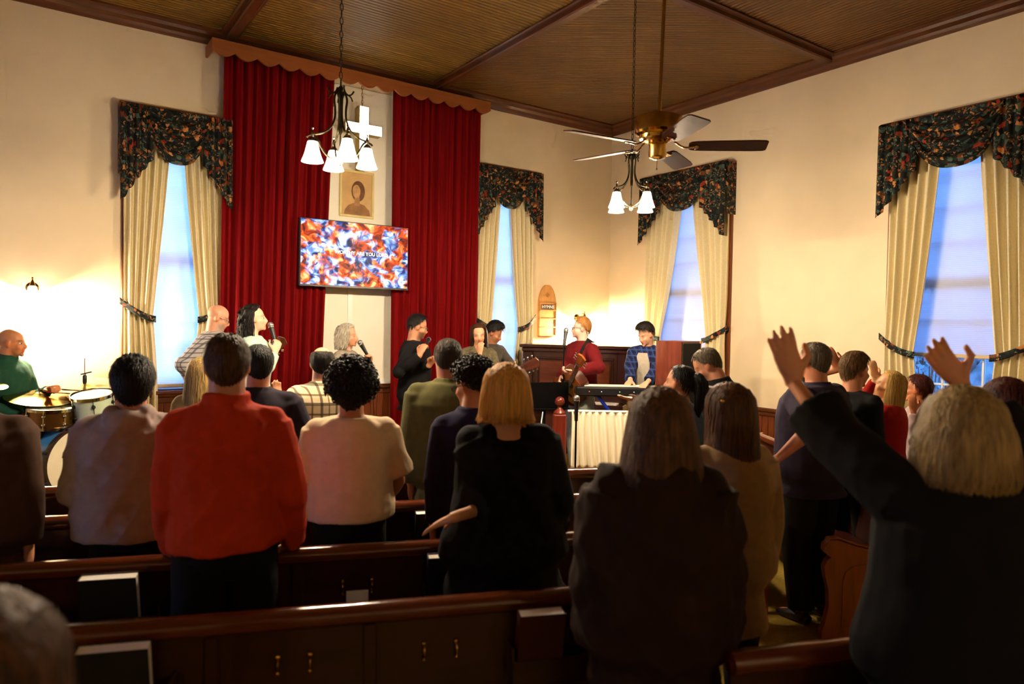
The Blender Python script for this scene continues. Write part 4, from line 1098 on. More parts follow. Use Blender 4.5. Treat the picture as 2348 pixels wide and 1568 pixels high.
def hand(mb, w, d, pn, side, curl=.25, spread=.12, s=1., thumb=.5):
    d = Vector(d).normalized(); pn = Vector(pn); pn = (pn - d*pn.dot(d)).normalized()
    l = d.cross(pn)*side        # towards the thumb
    P = lambda a, b, c: w + (d*a + l*b + pn*c)*s
    mb.tube([P(-.02, 0, 0), P(.01, 0, 0), P(.045, .002, 0), P(.080, .0, .002), P(.098, 0, .004)],
            [(.027*s, .020*s), (.029*s, .019*s), (.040*s, .017*s), (.042*s, .014*s), (.038*s, .011*s)], 12, ref=l)
    for k, (off, ln, r) in enumerate(((.030, .074, .0098), (.010, .082, .0102), (-.011, .076, .0097), (-.030, .060, .0086))):
        dd = (d + l*(off*spread*22)).normalized(); p = P(.088 - abs(off)*.15, off, .003); pts = [p]; a = 0
        c = curl[k] if isinstance(curl, (tuple, list)) else curl
        for j, (fr, an) in enumerate(((.46, 62), (.30, 80), (.24, 55))):
            a += R(an)*c; p = p + (dd*math.cos(a) + pn*math.sin(a))*ln*fr*s; pts.append(p)
        mb.tube(pts, [r*s*1.08, r*s, r*s*.94, r*s*.72], 8)
        mb.ball(pts[-1], r*s*.74, 8, 6)
    t0 = P(.022, .030, .004); t1 = P(.055, .055+.02*(1-thumb), .012+.02*thumb); t2 = P(.088, .058+.03*(.6-thumb), .018+.03*thumb)
    mb.tube([P(.0, .015, .0), t0, t1, t2], [.018*s, .0170*s, .0128*s, .0098*s], 8); mb.ball(t2, .0098*s, 8, 6)

def head_shell(mb, M, f):
    B = lambda c, r: mb.ball(c, r, 18, 12, M)
    w = f.get('w', 1.)
    B((0, -.015, .03), (.076*w, .096, .086)); B((0, .028, -.035), (.062*w, .063, .080)); B((0, .030, -.072), (.050*w, .052, .042))
    B((0, .078, -.098), (.020, .014, .015)); B((0, .069, .020), (.050, .018, .012))
    for s in (-1, 1):
        B((s*.038, .058, -.030), (.024, .024, .024)); B((s*.0775*w, -.004, -.006), (.010, .021, .032)); B((s*.011, .098, -.036), (.009, .011, .009))
    mb.tube([M @ Vector(p) for p in ((0, .082, .014), (0, .093, -.010), (0, .104, -.028))], [.008, .010, .012], 10)
    B((0, .103, -.031), (.012, .011, .011))
    op = f.get('mouth', 0.)
    B((0, .085, -.058), (.024, .012, .006)); B((0, .083, -.070-op), (.020, .012, .007))

def paint_skin(me, Mi, f, col):
    n = len(me.vertices); co = np.empty(n*3, np.float32); me.vertices.foreach_get('co', co); co = co.reshape(-1, 3)
    A = np.array(Mi); q = co @ A[:3, :3].T + A[:3, 3]
    x, y, z = q[:, 0], q[:, 1], q[:, 2]; ax = np.abs(x)
    c = np.ones((n, 4), np.float32); c[:, :3] = col
    near = (np.abs(z) < .16) & (ax < .12) & (np.abs(y) < .16)
    def mix(mask, cc, k=1.):
        m = (np.clip(mask, 0, 1)*k*near)[:, None]; c[:, :3] = c[:, :3]*(1-m) + np.array(cc)*m
    blush = np.array(col)*np.array((1.05, .72, .66))
    mix(np.exp(-(((ax-.04)/.02)**2 + ((z+.03)/.02)**2))*(y > .05), blush, .6); mix((y > .098)*(np.abs(z+.03) < .02), blush, .5)
    mix((ax > .07)*(np.abs(z) < .04), blush, .5)
    b = f.get('beard')
    if b:
        reg = np.clip((-.038-z)/.014, 0, 1)*np.clip((y+.0)/.03, 0, 1)*(1-np.exp(-((ax/.022)**2+((z+.064)/.008)**2)*1.2)*(y > .07)*.8)
        mix(reg, b[0], b[1])
    if f.get('scalp'):
        reg = np.clip((z-.0+np.clip(-y, 0, .1)*.6)/.02, 0, 1)*np.clip((.052-y+z*.12)/.02, 0, 1)
        mix(reg, f['scalp'][0], f['scalp'][1])
    lip = f.get('lip', tuple(np.array(col)*np.array((.95, .45, .42))))
    op = f.get('mouth', 0.)
    mix(((ax < .022) & (y > .078) & (np.abs(z+.058) < .0065))*1., lip); mix(((ax < .020) & (y > .074) & (np.abs(z+.071+op) < .007))*1., lip)
    if op: mix(((ax < .015) & (y > .06) & (np.abs(z+.064+op*.5) < .003+op*.4))*1., (.02, .006, .006))
    br = f.get('brow', (.02, .012, .008))
    mix(np.exp(-(((ax-.033)/.018)**4 + ((z-.0235+.12*np.clip(ax-.035, 0, 1))/.0055)**2))*(y > .04), br, f.get('brow_k', .85))
    mix(np.exp(-(((ax-.031)/.015)**4 + ((z-.0+.004*f.get('closed', 0))/.0055)**2))*(y > .05), (np.array(col)*.35 if f.get('closed') else np.array((.03, .018, .012))), .8)
    mix(np.exp(-(((ax-.031)/.02)**2 + ((z-.001)/.013)**2))*(y > .05), np.array(col)*.55, .35)
    at = me.color_attributes.new('skin_colour', 'FLOAT_COLOR', 'POINT'); at.data.foreach_set('color', c.ravel())

def crumple(me, amp, seed, freq=11.):
    n = len(me.vertices); co = np.empty(n*3, np.float32); me.vertices.foreach_get('co', co); co = co.reshape(-1, 3)
    no = np.empty(n*3, np.float32); me.vertex_normals.foreach_get('vector', no); no = no.reshape(-1, 3)
    rs = np.random.RandomState(seed); d = np.zeros(n)
    for k in range(7):
        v = rs.normal(size=3)*np.array((1, 1, .75)); v = v/np.linalg.norm(v)*freq*(.6+.9*rs.rand())
        ph = co @ v + rs.rand()*6.3 + 1.3*np.sin(co @ rs.normal(size=3)*4 + rs.rand()*6)
        d += (1-np.abs(np.sin(ph)))**1.6 * rs.uniform(.5, 1)
    d = (d-d.mean())*amp
    co += no*d[:, None]; me.vertices.foreach_set('co', co.ravel())

# ---- hair
HC = Vector((0, -.015, .03)); HR = (.076, .096, .086)
def _hb(dx, dy, dz): return 1/math.sqrt((dx/HR[0])**2 + (dy/HR[1])**2 + (dz/HR[2])**2)
def hairline(th, h):
    """lowest hair elevation (deg) by angle from the face (0 front .. 180 back)"""
    pts = [(0, h.get('front', 38)), (35, h.get('front', 38)-2), (62, h.get('temple', 18)), (84, h.get('side', -8)), (100, h.get('side', -8)-8), (125, h.get('nape', -46)+8), (180, h.get('nape', -46))]
    for (a, b), (c, d) in zip(pts, pts[1:]):
        if th <= c: t = (th-a)/(c-a); t = t*t*(3-2*t); return b + (d-b)*t
    return pts[-1][1]
def cap_hair(mb, M, h, nu=72, nv=44):
    t0 = h.get('thick', .014); cr = h.get('rough', .25); fq = h.get('freq', 22.); sd = Vector((h.get('seed', 1)*3.1, 1.7, 5.3))
    vs = []
    for j in range(nv+1):
        el = -70 + 160*j/nv
        for i in range(nu):
            az = 2*PI*i/nu; e = R(el)
            dx, dy, dz = math.sin(az)*math.cos(e), math.cos(az)*math.cos(e), math.sin(e)
            th = abs(((math.degrees(az)+180) % 360)-180)
            m = max(0, min(1, (el-hairline(th, h))/7.)); m = m*m*(3-2*m)
            if h.get('bald'):
                k = max(0, min(1, (el-h['bald'])/10.)); m *= 1-k
            d = Vector((dx, dy, dz)); nz = mnoise.noise(d*fq*.35+sd)*.6 + mnoise.noise(d*fq+sd)*.5
            tk = t0*(1 + cr*nz)
            tk *= 1 + h.get('top', 0.)*max(0, dz)**2 + h.get('fringe', 0.)*max(0, dy)*max(0, dz)*2
            r = _hb(dx, dy, dz) + tk*m - .016*(1-m)
            p = HC + Vector((dx*r, dy*r, dz*r))
            if dz < 0 and m > 0:
                p.x *= 1-.10*(-dz)*m; bk = max(0, -dy)
                p.z = HC.z + (p.z-HC.z)*(1+.75*bk*m); p.y *= 1-.12*(-dz)*m
            vs.append(M @ p)
    fs = [(j*nu+i, j*nu+(i+1) % nu, (j+1)*nu+(i+1) % nu, (j+1)*nu+i) for j in range(nv) for i in range(nu)]
    mb.add(vs, fs)
def long_hair(mb, M, h, nu=120, nv=36):
    """hanging hair: closed C-shaped shell from the crown down"""
    L = h['length']; a0 = h.get('open', 62); t0 = h.get('thick', .014); sd = h.get('seed', 1)*7.7
    bw, bdp, by = h.get('bw', .12), h.get('bd', .10), h.get('by', -.05)
    wav = h.get('wave', 0.); gr = h.get('groove', .006)
    cut = {}
    for i in range(nu+1): cut[i] = mnoise.noise(Vector((i*.35, sd, 0)))*h.get('ragged', .012)
    def outer(u, v, inset=0.):
        ang = R(a0 + (360-2*a0)*u)           # from one side of the face round the back to the other
        z0 = .075; z = z0 + (-L-z0)*v + cut.get(round(u*nu), 0)*v
        t = v
        k = max(0, (.03-z)/(.03+L)); k = min(1, k); ks = k**h.get('flare', .8)
        zz = (z-HC.z)/HR[2]
        prof = math.sqrt(max(0.05, 1-zz*zz)) if z > .03 else 1.
        w = (HR[0]+t0)*prof*(1-ks) + bw*ks; dpt = (HR[1]+t0)*prof*(1-ks) + bdp*ks; cy = HC.y*(1-ks) + by*ks
        g = gr*mnoise.noise(Vector((u*42, sd, v*1.2))) + gr*.6*mnoise.noise(Vector((u*110, sd+3, v*1.5))) + .012*mnoise.noise(Vector((u*9, sd+9, v*2.2)))*min(1, v*2)
        g += wav*math.sin(v*h.get('wfreq', 16) + 3*mnoise.noise(Vector((u*14, sd, 0))))*min(1, v*2.5)
        endt = 1 - max(0, (v-.90)/.10)*h.get('tuck', .25)
        w = (w*endt + g) - inset; dpt = (dpt*endt + g) - inset
        return M @ Vector((math.sin(ang)*w, cy + math.cos(ang)*dpt, z))
    P = [[outer(i/nu, j/nv) for i in range(nu+1)] for j in range(nv+1)]
    Q = [[outer(i/nu, j/nv, .022) for i in range(nu+1)] for j in range(nv+1)]
    w = nu+1; o = w*(nv+1); vs = [p for r in P for p in r] + [p for r in Q for p in r]
    fs = [(j*w+i+1, j*w+i, (j+1)*w+i, (j+1)*w+i+1) for j in range(nv) for i in range(nu)]
    fs += [(j*w+i+o, j*w+i+1+o, (j+1)*w+i+1+o, (j+1)*w+i+o) for j in range(nv) for i in range(nu)]
    for i in range(nu): a = nv*w+i; fs += [(a+1, a, a+o, a+1+o), (i, i+1, i+1+o, i+o)]
    for j in range(nv): a = j*w; b = j*w+nu; fs += [(a, a+w, a+w+o, a+o)[::-1], (b, b+w, b+w+o, b+o)]
    mb.add(vs, fs)
def strands(mb, M, h, n, seed=1):
    """fine locks lying on the hair surface so the silhouette and shading read as hair"""
    rnd = random.Random(seed); L = h.get('length', 0); a0 = h.get('open', 62); t0 = h.get('thick', .014)
    bw, bdp, by = h.get('bw', .12), h.get('bd', .10), h.get('by', -.05)
    for _ in range(n):
        u = rnd.random(); ang = R(a0 + (360-2*a0)*u) if L else rnd.uniform(0, 2*PI)
        lift = rnd.uniform(.001, .012); wid = rnd.uniform(.0014, .0034); dr = rnd.uniform(-.14, .14); vend = rnd.uniform(.75, 1.03)
        pts = []
        st = 9 if L else 4
        for k in range(st+1):
            v = k/st
            if L:
                z = .108 + (-L-.108)*v*vend
                kk = min(1, max(0, (.03-z)/(.03+L)))**h.get('flare', .8)
                zz = (z-HC.z)/(HR[2]+t0); prof = math.sqrt(max(.0, 1-zz*zz)) if z > .03 else 1.
                w = (HR[0]+t0)*prof*(1-kk) + bw*kk; d = (HR[1]+t0)*prof*(1-kk) + bdp*kk; cy = HC.y*(1-kk)+by*kk
                endt = 1 - max(0, (v*vend-.90)/.10)*h.get('tuck', .25)
                a = ang + dr*v + .05*math.sin(v*9+u*40)
                wv = h.get('wave', 0.)*math.sin(v*h.get('wfreq', 16)+u*30)
                p = Vector((math.sin(a)*(w*endt+lift+wv), cy + math.cos(a)*(d*endt+lift+wv), z))
            else:
                if k == 0:
                    while True:
                        e_ = math.degrees(math.asin(rnd.uniform(-.8, 1))); th = abs(((math.degrees(ang)+180) % 360)-180)
                        if e_ > hairline(th, h)+1 and not (h.get('bald') and e_ > h['bald']): break
                        ang = rnd.uniform(0, 2*PI)
                    ln = rnd.uniform(.5, 1.0)*h.get('lock', 34); tip = rnd.uniform(.15, 1.)*h.get('fluff', .010)
                el = R(max(-78, e_ + 4 - ln*v)); a = ang + dr*v*1.5
                dx, dy, dz = math.sin(a)*math.cos(el), math.cos(a)*math.cos(el), math.sin(el)
                tk = t0*(1 + h.get('top', 0.)*max(0, dz)**2 + h.get('fringe', 0.)*max(0, dy)*max(0, dz)*2)
                r = _hb(dx, dy, dz) + tk - .003 + tip*v; p = HC + Vector((dx*r, dy*r, dz*r))
                if dz < 0: p.x *= 1-.10*(-dz); p.z = HC.z + (p.z-HC.z)*(1+.75*max(0, -dy)); p.y *= 1-.12*(-dz)
            pts.append(p)
        vs = []
        for k, p in enumerate(pts):
            t = (pts[min(k+1, st)]-pts[max(k-1, 0)]).normalized(); nn = (p-Vector((0, HC.y, p.z))).normalized(); sd_ = t.cross(nn).normalized()
            ww = wid*(1 if k < st-2 else (st-k)/3+.1)
            vs += [M @ (p + sd_*ww), M @ (p - sd_*ww)]
        mb.add(vs, [(2*k, 2*k+1, 2*k+3, 2*k+2) for k in range(st)])
def ringlets(mb, M, h, n, seed=1):
    """loose wavy locks hanging over the long hair"""
    rnd = random.Random(seed); L = h['length']; a0 = h.get('open', 62); t0 = h.get('thick', .014); bw, bdp, by = h.get('bw', .12), h.get('bd', .10), h.get('by', -.05)
    for _ in range(n):
        ang = R(a0 + (360-2*a0)*rnd.random()); pts = []; rad = []; ph = rnd.random()*6.3; z1 = -L*rnd.uniform(.8, 1.08); q = rnd.uniform(.006, .011); tn = rnd.uniform(34, 52)
        for k in range(23):
            v = k/22; z = .09 + (z1-.09)*v; kk = min(1, max(0, (.03-z)/(.03+L)))**h.get('flare', .8)
            zz = (z-HC.z)/(HR[2]+t0); prof = math.sqrt(max(.0, 1-zz*zz)) if z > .03 else 1.
            w = (HR[0]+t0)*prof*(1-kk)+bw*kk; d = (HR[1]+t0)*prof*(1-kk)+bdp*kk; cy = HC.y*(1-kk)+by*kk; amp = q*min(1, v*2.5)
            w += amp*math.cos(tn*(.09-z)+ph); d += amp*math.cos(tn*(.09-z)+ph); a = ang + amp*8*math.sin(tn*(.09-z)+ph)
            pts.append(M @ Vector((math.sin(a)*w, cy+math.cos(a)*d, z))); rad.append(.0085*(1-.6*v**3))
        mb.tube(pts, rad, 5)
def curls(mb, M, h, n, seed=1):
    rnd = random.Random(seed); t0 = h.get('thick', .04)
    for _ in range(n):
        while True:
            d = Vector((rnd.gauss(0, 1), rnd.gauss(0, 1), rnd.gauss(0, 1))).normalized(); el = math.degrees(math.asin(d.z)); th = abs(math.degrees(math.atan2(d.x, d.y)))
            if el > hairline(th, h)+3: break
        r = _hb(*d) + t0*rnd.uniform(.75, 1.12); p = HC + d*r; q = rnd.uniform(.008, .016); a = d.orthogonal().normalized(); b = d.cross(a); ph = rnd.random()*6
        pts = [M @ (p + a*math.cos(ph+t)*q + b*math.sin(ph+t)*q + d*(t*.0035)) for t in [k*.9 for k in range(9)]]
        mb.tube(pts, [.0035]*8+[.001], 4, cap=False)

def person(label, pos, h, az, female=False, lean=0., look=(0, 0, 0), arms=None, skin=(224, 172, 140), face=None, top=None, legs=None, hair=None,
           vox=.0086, eyes=False, glasses=False, seat=None, bulk=1., group='people', strap=None, extras=None, hands_voxel=None):
    """pos = ground point (x, y, z); az = facing azimuth (deg, 0 = +Y, clockwise); look = head (turn right, nod down, tilt right) in deg.
    arms: {'L'/'R': dict(to=world wrist point, hint=local elbow hint, dir=, palm=, curl=, spread=, thumb=)}"""
    s = h/1.715; face = face or {}; top = top or {}; legs = legs or {}; arms = arms or {}
    G = Matrix.Translation(pos) @ Matrix.Rotation(R(-az), 4, 'Z'); Gi = G.inverted(); G3 = Gi.to_3x3()
    hipz = .935*s if seat is None else seat+.09
    T = Matrix.Translation((0, 0, hipz)) @ Matrix.Rotation(R(-lean), 4, 'X')
    shw = (.143 if female else .163)*s*(.5+.5*bulk); body = MB()
    TP = lambda x, y, z: T @ Vector((x*s, y*s, z*s))
    ring = [(-.10, .11, .09, 0), (-.03, .165, .118, -.005), (.04, .160, .115, 0), (.13, .145 if not female else .130, .105, .005), (.23, .150 if not female else .135, .110, .008),
            (.33, .168 if not female else .150, .118 if not female else .122, .006), (.41, .178 if not female else .156, .112, -.004), (.46, .160 if not female else .140, .095, -.010), (.49, .125 if not female else .110, .080, -.013), (.52, .088, .070, -.014), (.55, .062, .062, -.01)]
    k0 = .80
    body.tube([TP(0, y, z) for z, w, d, y in ring], [(w*s*k0*bulk, d*s*k0*bulk) for z, w, d, y in ring], 18, ref=T.to_3x3() @ Vector((1, 0, 0)))
    nk = .92 if female else 1.16
    # head
    Hc = TP(0, .018+look[1]*.0007, .662 - .0004*abs(look[1])); Mh = Matrix.Translation(Hc) @ Matrix.Rotation(R(-look[0]), 4, 'Z') @ Matrix.Rotation(R(-look[1]), 4, 'X') @ Matrix.Rotation(R(look[2]), 4, 'Y')
    hs = (.945 if not female else .915)*(.5+.5*s); Mh = Mh @ Matrix.Scale(hs, 4)
    body.tube([TP(0, -.015, .46), TP(0, -.008, .54), Mh @ Vector((0, -.016, -.04)), Mh @ Vector((0, -.014, -.01))], [.066*s*nk, .056*s*nk, .055*s*nk, .056*s*nk], 16)
    head_shell(body, Mh, face)
    # legs
    lj = []
    for sd in (-1, 1):
        if seat is None:
            st_ = legs.get('stance', .10)
            j = [Vector((sd*.088*s, 0, .93*s)), Vector((sd*st_*s, .025*s, .50*s)), Vector((sd*st_*s, -.02*s, .085*s))]
        else:
            sp = legs.get('spread', .20)
            j = [Vector((sd*.09*s, .02, hipz)), Vector((sd*sp, .42*s, hipz-.02)), Vector((sd*(sp+.02), .40*s, .085*s))]
        lj.append(j)
        body.tube([j[0], j[0].lerp(j[1], .5), j[1], j[1].lerp(j[2], .35), j[2]], [.078*s*.8, .068*s*.8, .052*s*.85, .050*s*.85, .036*s], 12)
        body.tube([j[2]+Vector((0, -.03, -.03)), j[2]+Vector((0, .06, -.045)), j[2]+Vector((0, .15, -.06))], [.03*s, .033*s, .022*s], 10)
    # arms
    aj = {}; fist = {}
    for nm, sd in (('L', -1), ('R', 1)):
        a = arms.get(nm, {}); S = TP(sd*shw/s, -.008, .450)
        l1, l2 = .285*s, .250*s
        if 'to' in a:
            E_, Wp = ik(S, Gi @ Vector(a['to']), l1, l2, a.get('hint', (sd*.5, -.6, -.7)))
        else:
            u = Vector(a.get('up', (sd*.13, -.04, -1))).normalized(); fo = Vector(a.get('fore', (sd*.0, .16, -1))).normalized()
            E_ = S + u*l1; Wp = E_ + fo*l2
        aj[nm] = (S, E_, Wp)
        fa = 1.08 if not female else .92; cov = top.get('sleeve', 1.0)
        ku = .70 if cov >= .5 else .92; kf = .70 if cov >= .95 else (.78 if cov > .5 else 1.)
        body.tube([S, S.lerp(E_, .5), E_], [.050*s*.8, .046*s*ku, .040*s*min(ku+.1, kf)], 12); body.ball(S, .048*s*.8); body.ball(E_, .040*s*min(ku+.05, kf))
        body.tube([E_, E_.lerp(Wp, .3), E_.lerp(Wp, .75), Wp], [.039*s*fa*kf, .042*s*fa*kf, .031*s*fa*(kf+1)/2, .026*s*fa], 12)
        dr = (Wp-E_).normalized()
        hd = Vector(a['dir']) if 'dir' in a else dr
        if a.get('world'): hd = G3 @ Vector(a['dir'])
        pn = Vector(a['palm']) if 'palm' in a else Vector((-sd, .1, 0))
        if a.get('world') and 'palm' in a: pn = G3 @ Vector(a['palm'])
        body.ball(Wp, .026*s*fa, 12, 8)
        _pn = (pn - hd.normalized()*pn.dot(hd.normalized())).normalized(); fist[nm] = G @ (Wp + hd.normalized()*.085 + _pn*.028)
        hand(body, Wp + hd.normalized()*.012, hd, pn, sd, a.get('curl', .3), a.get('spread', .06), s*(.93 if female else 1.0)*a.get('size', 1.), a.get('thumb', .5))
    ob = link('person', mesh('person_body', body, M_skin, 0)); ob.matrix_world = G
    tag(ob, label, 'person', group)
    col = np.array(lin(*skin)); Mi = Mh.inverted()
    fuse(ob, vox, 2, lambda me: paint_skin(me, Mi, face, col))
    # ---- upper garment
    ease = top.get('ease', .018); hem = top.get('hem', -.10); sh = MB()
    rr = [r for r in ring if r[0] > hem+.02]
    hr = next((r for r in ring if r[0] >= hem), ring[0])
    fl = top.get('flare', 0.)
    base = [(hem, max(hr[1], .155), max(hr[2], .112), hr[3])] + rr[:-1]
    if 'neck' in top: base = [b for b in base if b[0] < top['neck']-.01] + [(top['neck'], top.get('neck_w', .10), .075, -.012)]
    zt = base[-1][0]; pts, rad = [], []
    for z, w, d, y in base:
        e = ease*(1 - max(0, (z-.44)/.12)*.75); f2 = fl*max(0, (.30-z)/.5)
        boxy = top.get('boxy', 0.)*max(0, 1-abs(z-.12)/.34)
        pts.append(TP(0, y, z)); rad.append(((w*bulk + e + f2 + boxy)*s, (d*bulk + e + f2*.7 + boxy*.5)*s))
    sh.tube(pts, rad, 24, ref=T.to_3x3() @ Vector((1, 0, 0)))
    sl = top.get('sleeve', 1.0); se = top.get('sleeve_ease', .016)
    for nm in ('L', 'R'):
        S, E_, Wp = aj[nm]
        sh.ball(S, .049*s*bulk+se*.5, 14, 10)
        sh.tube([TP(0, -.012, .485), TP(0, -.012, .478).lerp(S, .55), S+Vector((0, 0, .004))], [.060*s, .056*s+se*.3, .047*s+se*.4], 12)
        full = [(S, .051*s+se), (S.lerp(E_, .5), .048*s+se), (E_, .043*s+se), (E_.lerp(Wp, .5), .036*s+se), (E_.lerp(Wp, .96), .028*s+se*.75)]
        # sleeve length: 1 = to the wrist, .5 = to the elbow
        keep = []; tt = [0, .25, .5, .75, 1.0]
        for k in range(5):
            if tt[k] <= sl+1e-6: keep.append(full[k])
            else:
                f_ = (sl-tt[k-1])/.25; p = full[k-1][0].lerp(full[k][0], f_); keep.append((p, full[k-1][1] + top.get('cuff', 0))); break
        if len(keep) > 1:
            sh.tube([p for p, r in keep], [r for p, r in keep], 14)
            if sl > .5: sh.ball(E_, full[2][1]*1.0, 12, 8)
    if top.get('collar'):
        ch_ = top['collar']; sh.tube([TP(0, -.014, zt-.03), TP(0, -.012, zt+ch_)], [(.082*s, .078*s), (.066*s*nk+.004, .066*s*nk+.004)], 18, ref=(1, 0, 0))
    if top.get('hood'):
        for (x, y, z, rx, ry, rz) in ((0, -.11, .50, .105, .05, .055), (0, -.13, .44, .085, .035, .06), (-.075, -.06, .53, .04, .06, .045), (.075, -.06, .53, .04, .06, .045)):
            sh.ball(TP(x, y, z), (rx*s, ry*s, rz*s), 16, 10)
    if top.get('inner'):
        im, zi0, zi1, wa = top['inner']; prof = [(p, r) for p, r in zip(pts, rad)]
        zs = [b[0] for b in base]
        def inn(u, v):
            z = zi0 + (zi1-zi0)*v; k = max(i for i in range(len(zs)) if zs[i] <= z+1e-6); k = min(k, len(zs)-2); t = (z-zs[k])/(zs[k+1]-zs[k])
            rx = rad[k][0]*(1-t)+rad[k+1][0]*t; ry = rad[k][1]*(1-t)+rad[k+1][1]*t; y = base[k][3]*(1-t)+base[k+1][3]*t
            a = (u*2-1)*R(wa)*(1 if v < .8 else 1-.4*(v-.8)/.2)
            return T @ Vector((math.sin(a)*(rx+.004), y*s+math.cos(a)*(ry+.005), z*s))
        part('undershirt', MB().sheet(inn, 10, 16, .006), im, ob, 180)
    go = link(top.get('name', 'shirt'), mesh('garment', sh, top['mat'], 0), ob)
    amp = top.get('crumple', .0035); sdn = len(JOBS)
    fuse(go, top.get('vox', .012), top.get('relax', 3), lambda me: crumple(me, amp, sdn, top.get('freq', 11.)))
    # ---- lower garment and shoes
    lw = MB(); le = legs.get('ease', .014)
    if seat is None:
        rl = [r for r in ring if r[0] <= .14]; lw.tube([Vector((0, y*s, .935*s+z*s)) for z, w, d, y in rl], [((w+.006)*s*bulk, (d+.008)*s*bulk) for z, w, d, y in rl], 20, ref=(1, 0, 0))
    else: lw.ball((0, 0, hipz), (.17*s, .15*s, .11*s))
    for j in lj:
        lw.tube([j[0]+Vector((0, 0, .02)), j[0].lerp(j[1], .5), j[1], j[1].lerp(j[2], .5), j[2]+Vector((0, 0, .01))], [.088*s+le*.6, .078*s+le, .060*s+le, .054*s+le, .048*s+le], 14)
    part(legs.get('name', 'trousers'), lw, legs['mat'], ob, 60)
    for j in lj:
        q = MB(); q.tube([j[2]+Vector((0, -.055, -.05)), j[2]+Vector((0, -.03, -.042)), j[2]+Vector((0, .05, -.045)), j[2]+Vector((0, .13, -.060)), j[2]+Vector((0, .165, -.066))], [(.030, .030), (.038, .040), (.042, .038), (.042, .024), (.026, .016)], 12, ref=(1, 0, 0))
        part('shoe', q, legs.get('shoe', M_shoe), ob)
    # ---- hair
    if hair:
        hm = MB(); nn = hair.get('n', 700); big = hair.get('fine', 1)
        cap_hair(hm, Mh, hair, int(60*big**.6), int(38*big**.6))
        if 'length' in hair: long_hair(hm, Mh, hair, int(110*big**.6), 28)
        if hair.get('ringlets'): ringlets(hm, Mh, hair, hair['ringlets'], len(JOBS))
        if hair.get('curls'): curls(hm, Mh, hair, hair['curls'], len(JOBS))
        elif nn: strands(hm, Mh, hair, nn, len(JOBS))
        if hair.get('pony'):
            pp = [Mh @ Vector(p) for p in hair['pony']]; path = smooth_path(pp, 5); k = len(path)
            hm.tube(path, [(.016 + .022*math.sin(PI*min(1, i/k*1.15+.08)))*(1 if i < k-2 else .4) for i in range(k)], 16)
            for q in range(60):
                a = random.random()*6.28; rr_ = random.uniform(.8, 1.15)
                hm.tube([p + Vector((math.cos(a), math.sin(a), 0))*(.016+.022*math.sin(PI*min(1, i/k*1.15+.08)))*rr_ for i, p in enumerate(path)], .0022, 4)
        part('hair', hm, hair['mat'], ob, 180)
    if eyes:
        for sd in (-1, 1):
            e = MB(); e.ball((sd*.031, .0655, .0), (.0125, .0125, .0075), 12, 8, Mh); ey = part('eye', e, M_eyew, ob)
            part('iris', MB().ball((sd*.031, .0755, .0), (.0058, .0045, .0055), 10, 6, Mh), M_iris, ey)
    if glasses:
        g = MB()
        for sd in (-1, 1):
            g.tube([Mh @ Vector((sd*.033+math.cos(t)*.022, .100-abs(math.cos(t)*.003), -.002+math.sin(t)*.016)) for t in [2*PI*k/16 for k in range(17)]], .0022, 6, cap=False)
            g.tube([Mh @ Vector(p) for p in ((sd*.055, .098, .002), (sd*.074, .06, .004), (sd*.080, .0, .006), (sd*.078, -.01, -.006))], .0022, 6)
        g.tube([Mh @ Vector(p) for p in ((-.012, .101, 0), (0, .105, .003), (.012, .101, 0))], .0022, 6)
        part('spectacles', g, M_glassf, ob)
    if strap:
        part('guitar_strap', MB().tube([Gi @ Vector(p) for p in strap], [(.028, .004)]*len(strap), 8, ref=(0, 1, .2)), M_black, ob)
    return dict(ob=ob, G=G, Mh=Mh, arms={k: (G @ a, G @ b, G @ c) for k, (a, b, c) in aj.items()}, T=T, s=s, fist=fist)
# ---- measured points: image position at a known distance -> place in the room
def at(x, y, d): return Vector((0, 0, CAM_H)) + (_fw + _r2*((x-1174)/1593.1) - _u2*((y-784)/1593.1))*d
def sing(g, side, label, drop=0., gap=.02):
    """microphone from the singer's fist to the mouth"""
    Wp = g['arms'][side][2]; E_ = g['arms'][side][1]; mouth = g['G'] @ (g['Mh'] @ Vector((0, .112+gap, -.066-drop)))
    palm = g['fist'][side]; d = (mouth-palm).normalized(); return handheld(mouth - d*.085, d, label)
def ground(x, y, d, z=0.):
    p = at(x, y, d); return (p.x, p.y, z)
BLK = cloth('black_cotton', lin(14, 13, 15)); JEAN = cloth('faded_blue_denim', lin(120, 146, 166), var=.25, scale=12); DKJ = cloth('dark_denim', lin(24, 26, 36)); JEANL = cloth('pale_denim', lin(176, 186, 182), var=.2, scale=12)
BROWN = lin(62, 38, 20); DARK = lin(22, 15, 11)
H_dark = hair_mat('black_brown_hair', DARK); H_black = hair_mat('black_hair', lin(12, 10, 10)); H_brown = hair_mat('brown_hair', BROWN); H_brown2 = hair_mat('chestnut_hair', lin(84, 52, 24))
H_blond = hair_mat('golden_blond_hair', lin(206, 150, 70), var=.35); H_grey = hair_mat('silver_grey_hair', lin(170, 162, 148), var=.4); H_ashb = hair_mat('ash_blond_hair', lin(150, 122, 74), var=.45)
H_aub = hair_mat('dark_auburn_hair', lin(66, 20, 14)); H_pepper = hair_mat('salt_pepper_hair', lin(96, 84, 68), var=.5); H_sandy = hair_mat('sandy_hair', lin(170, 116, 62), var=.3)
GA, GS = 'worshippers standing in the pews', 'musicians and singers on the stage'

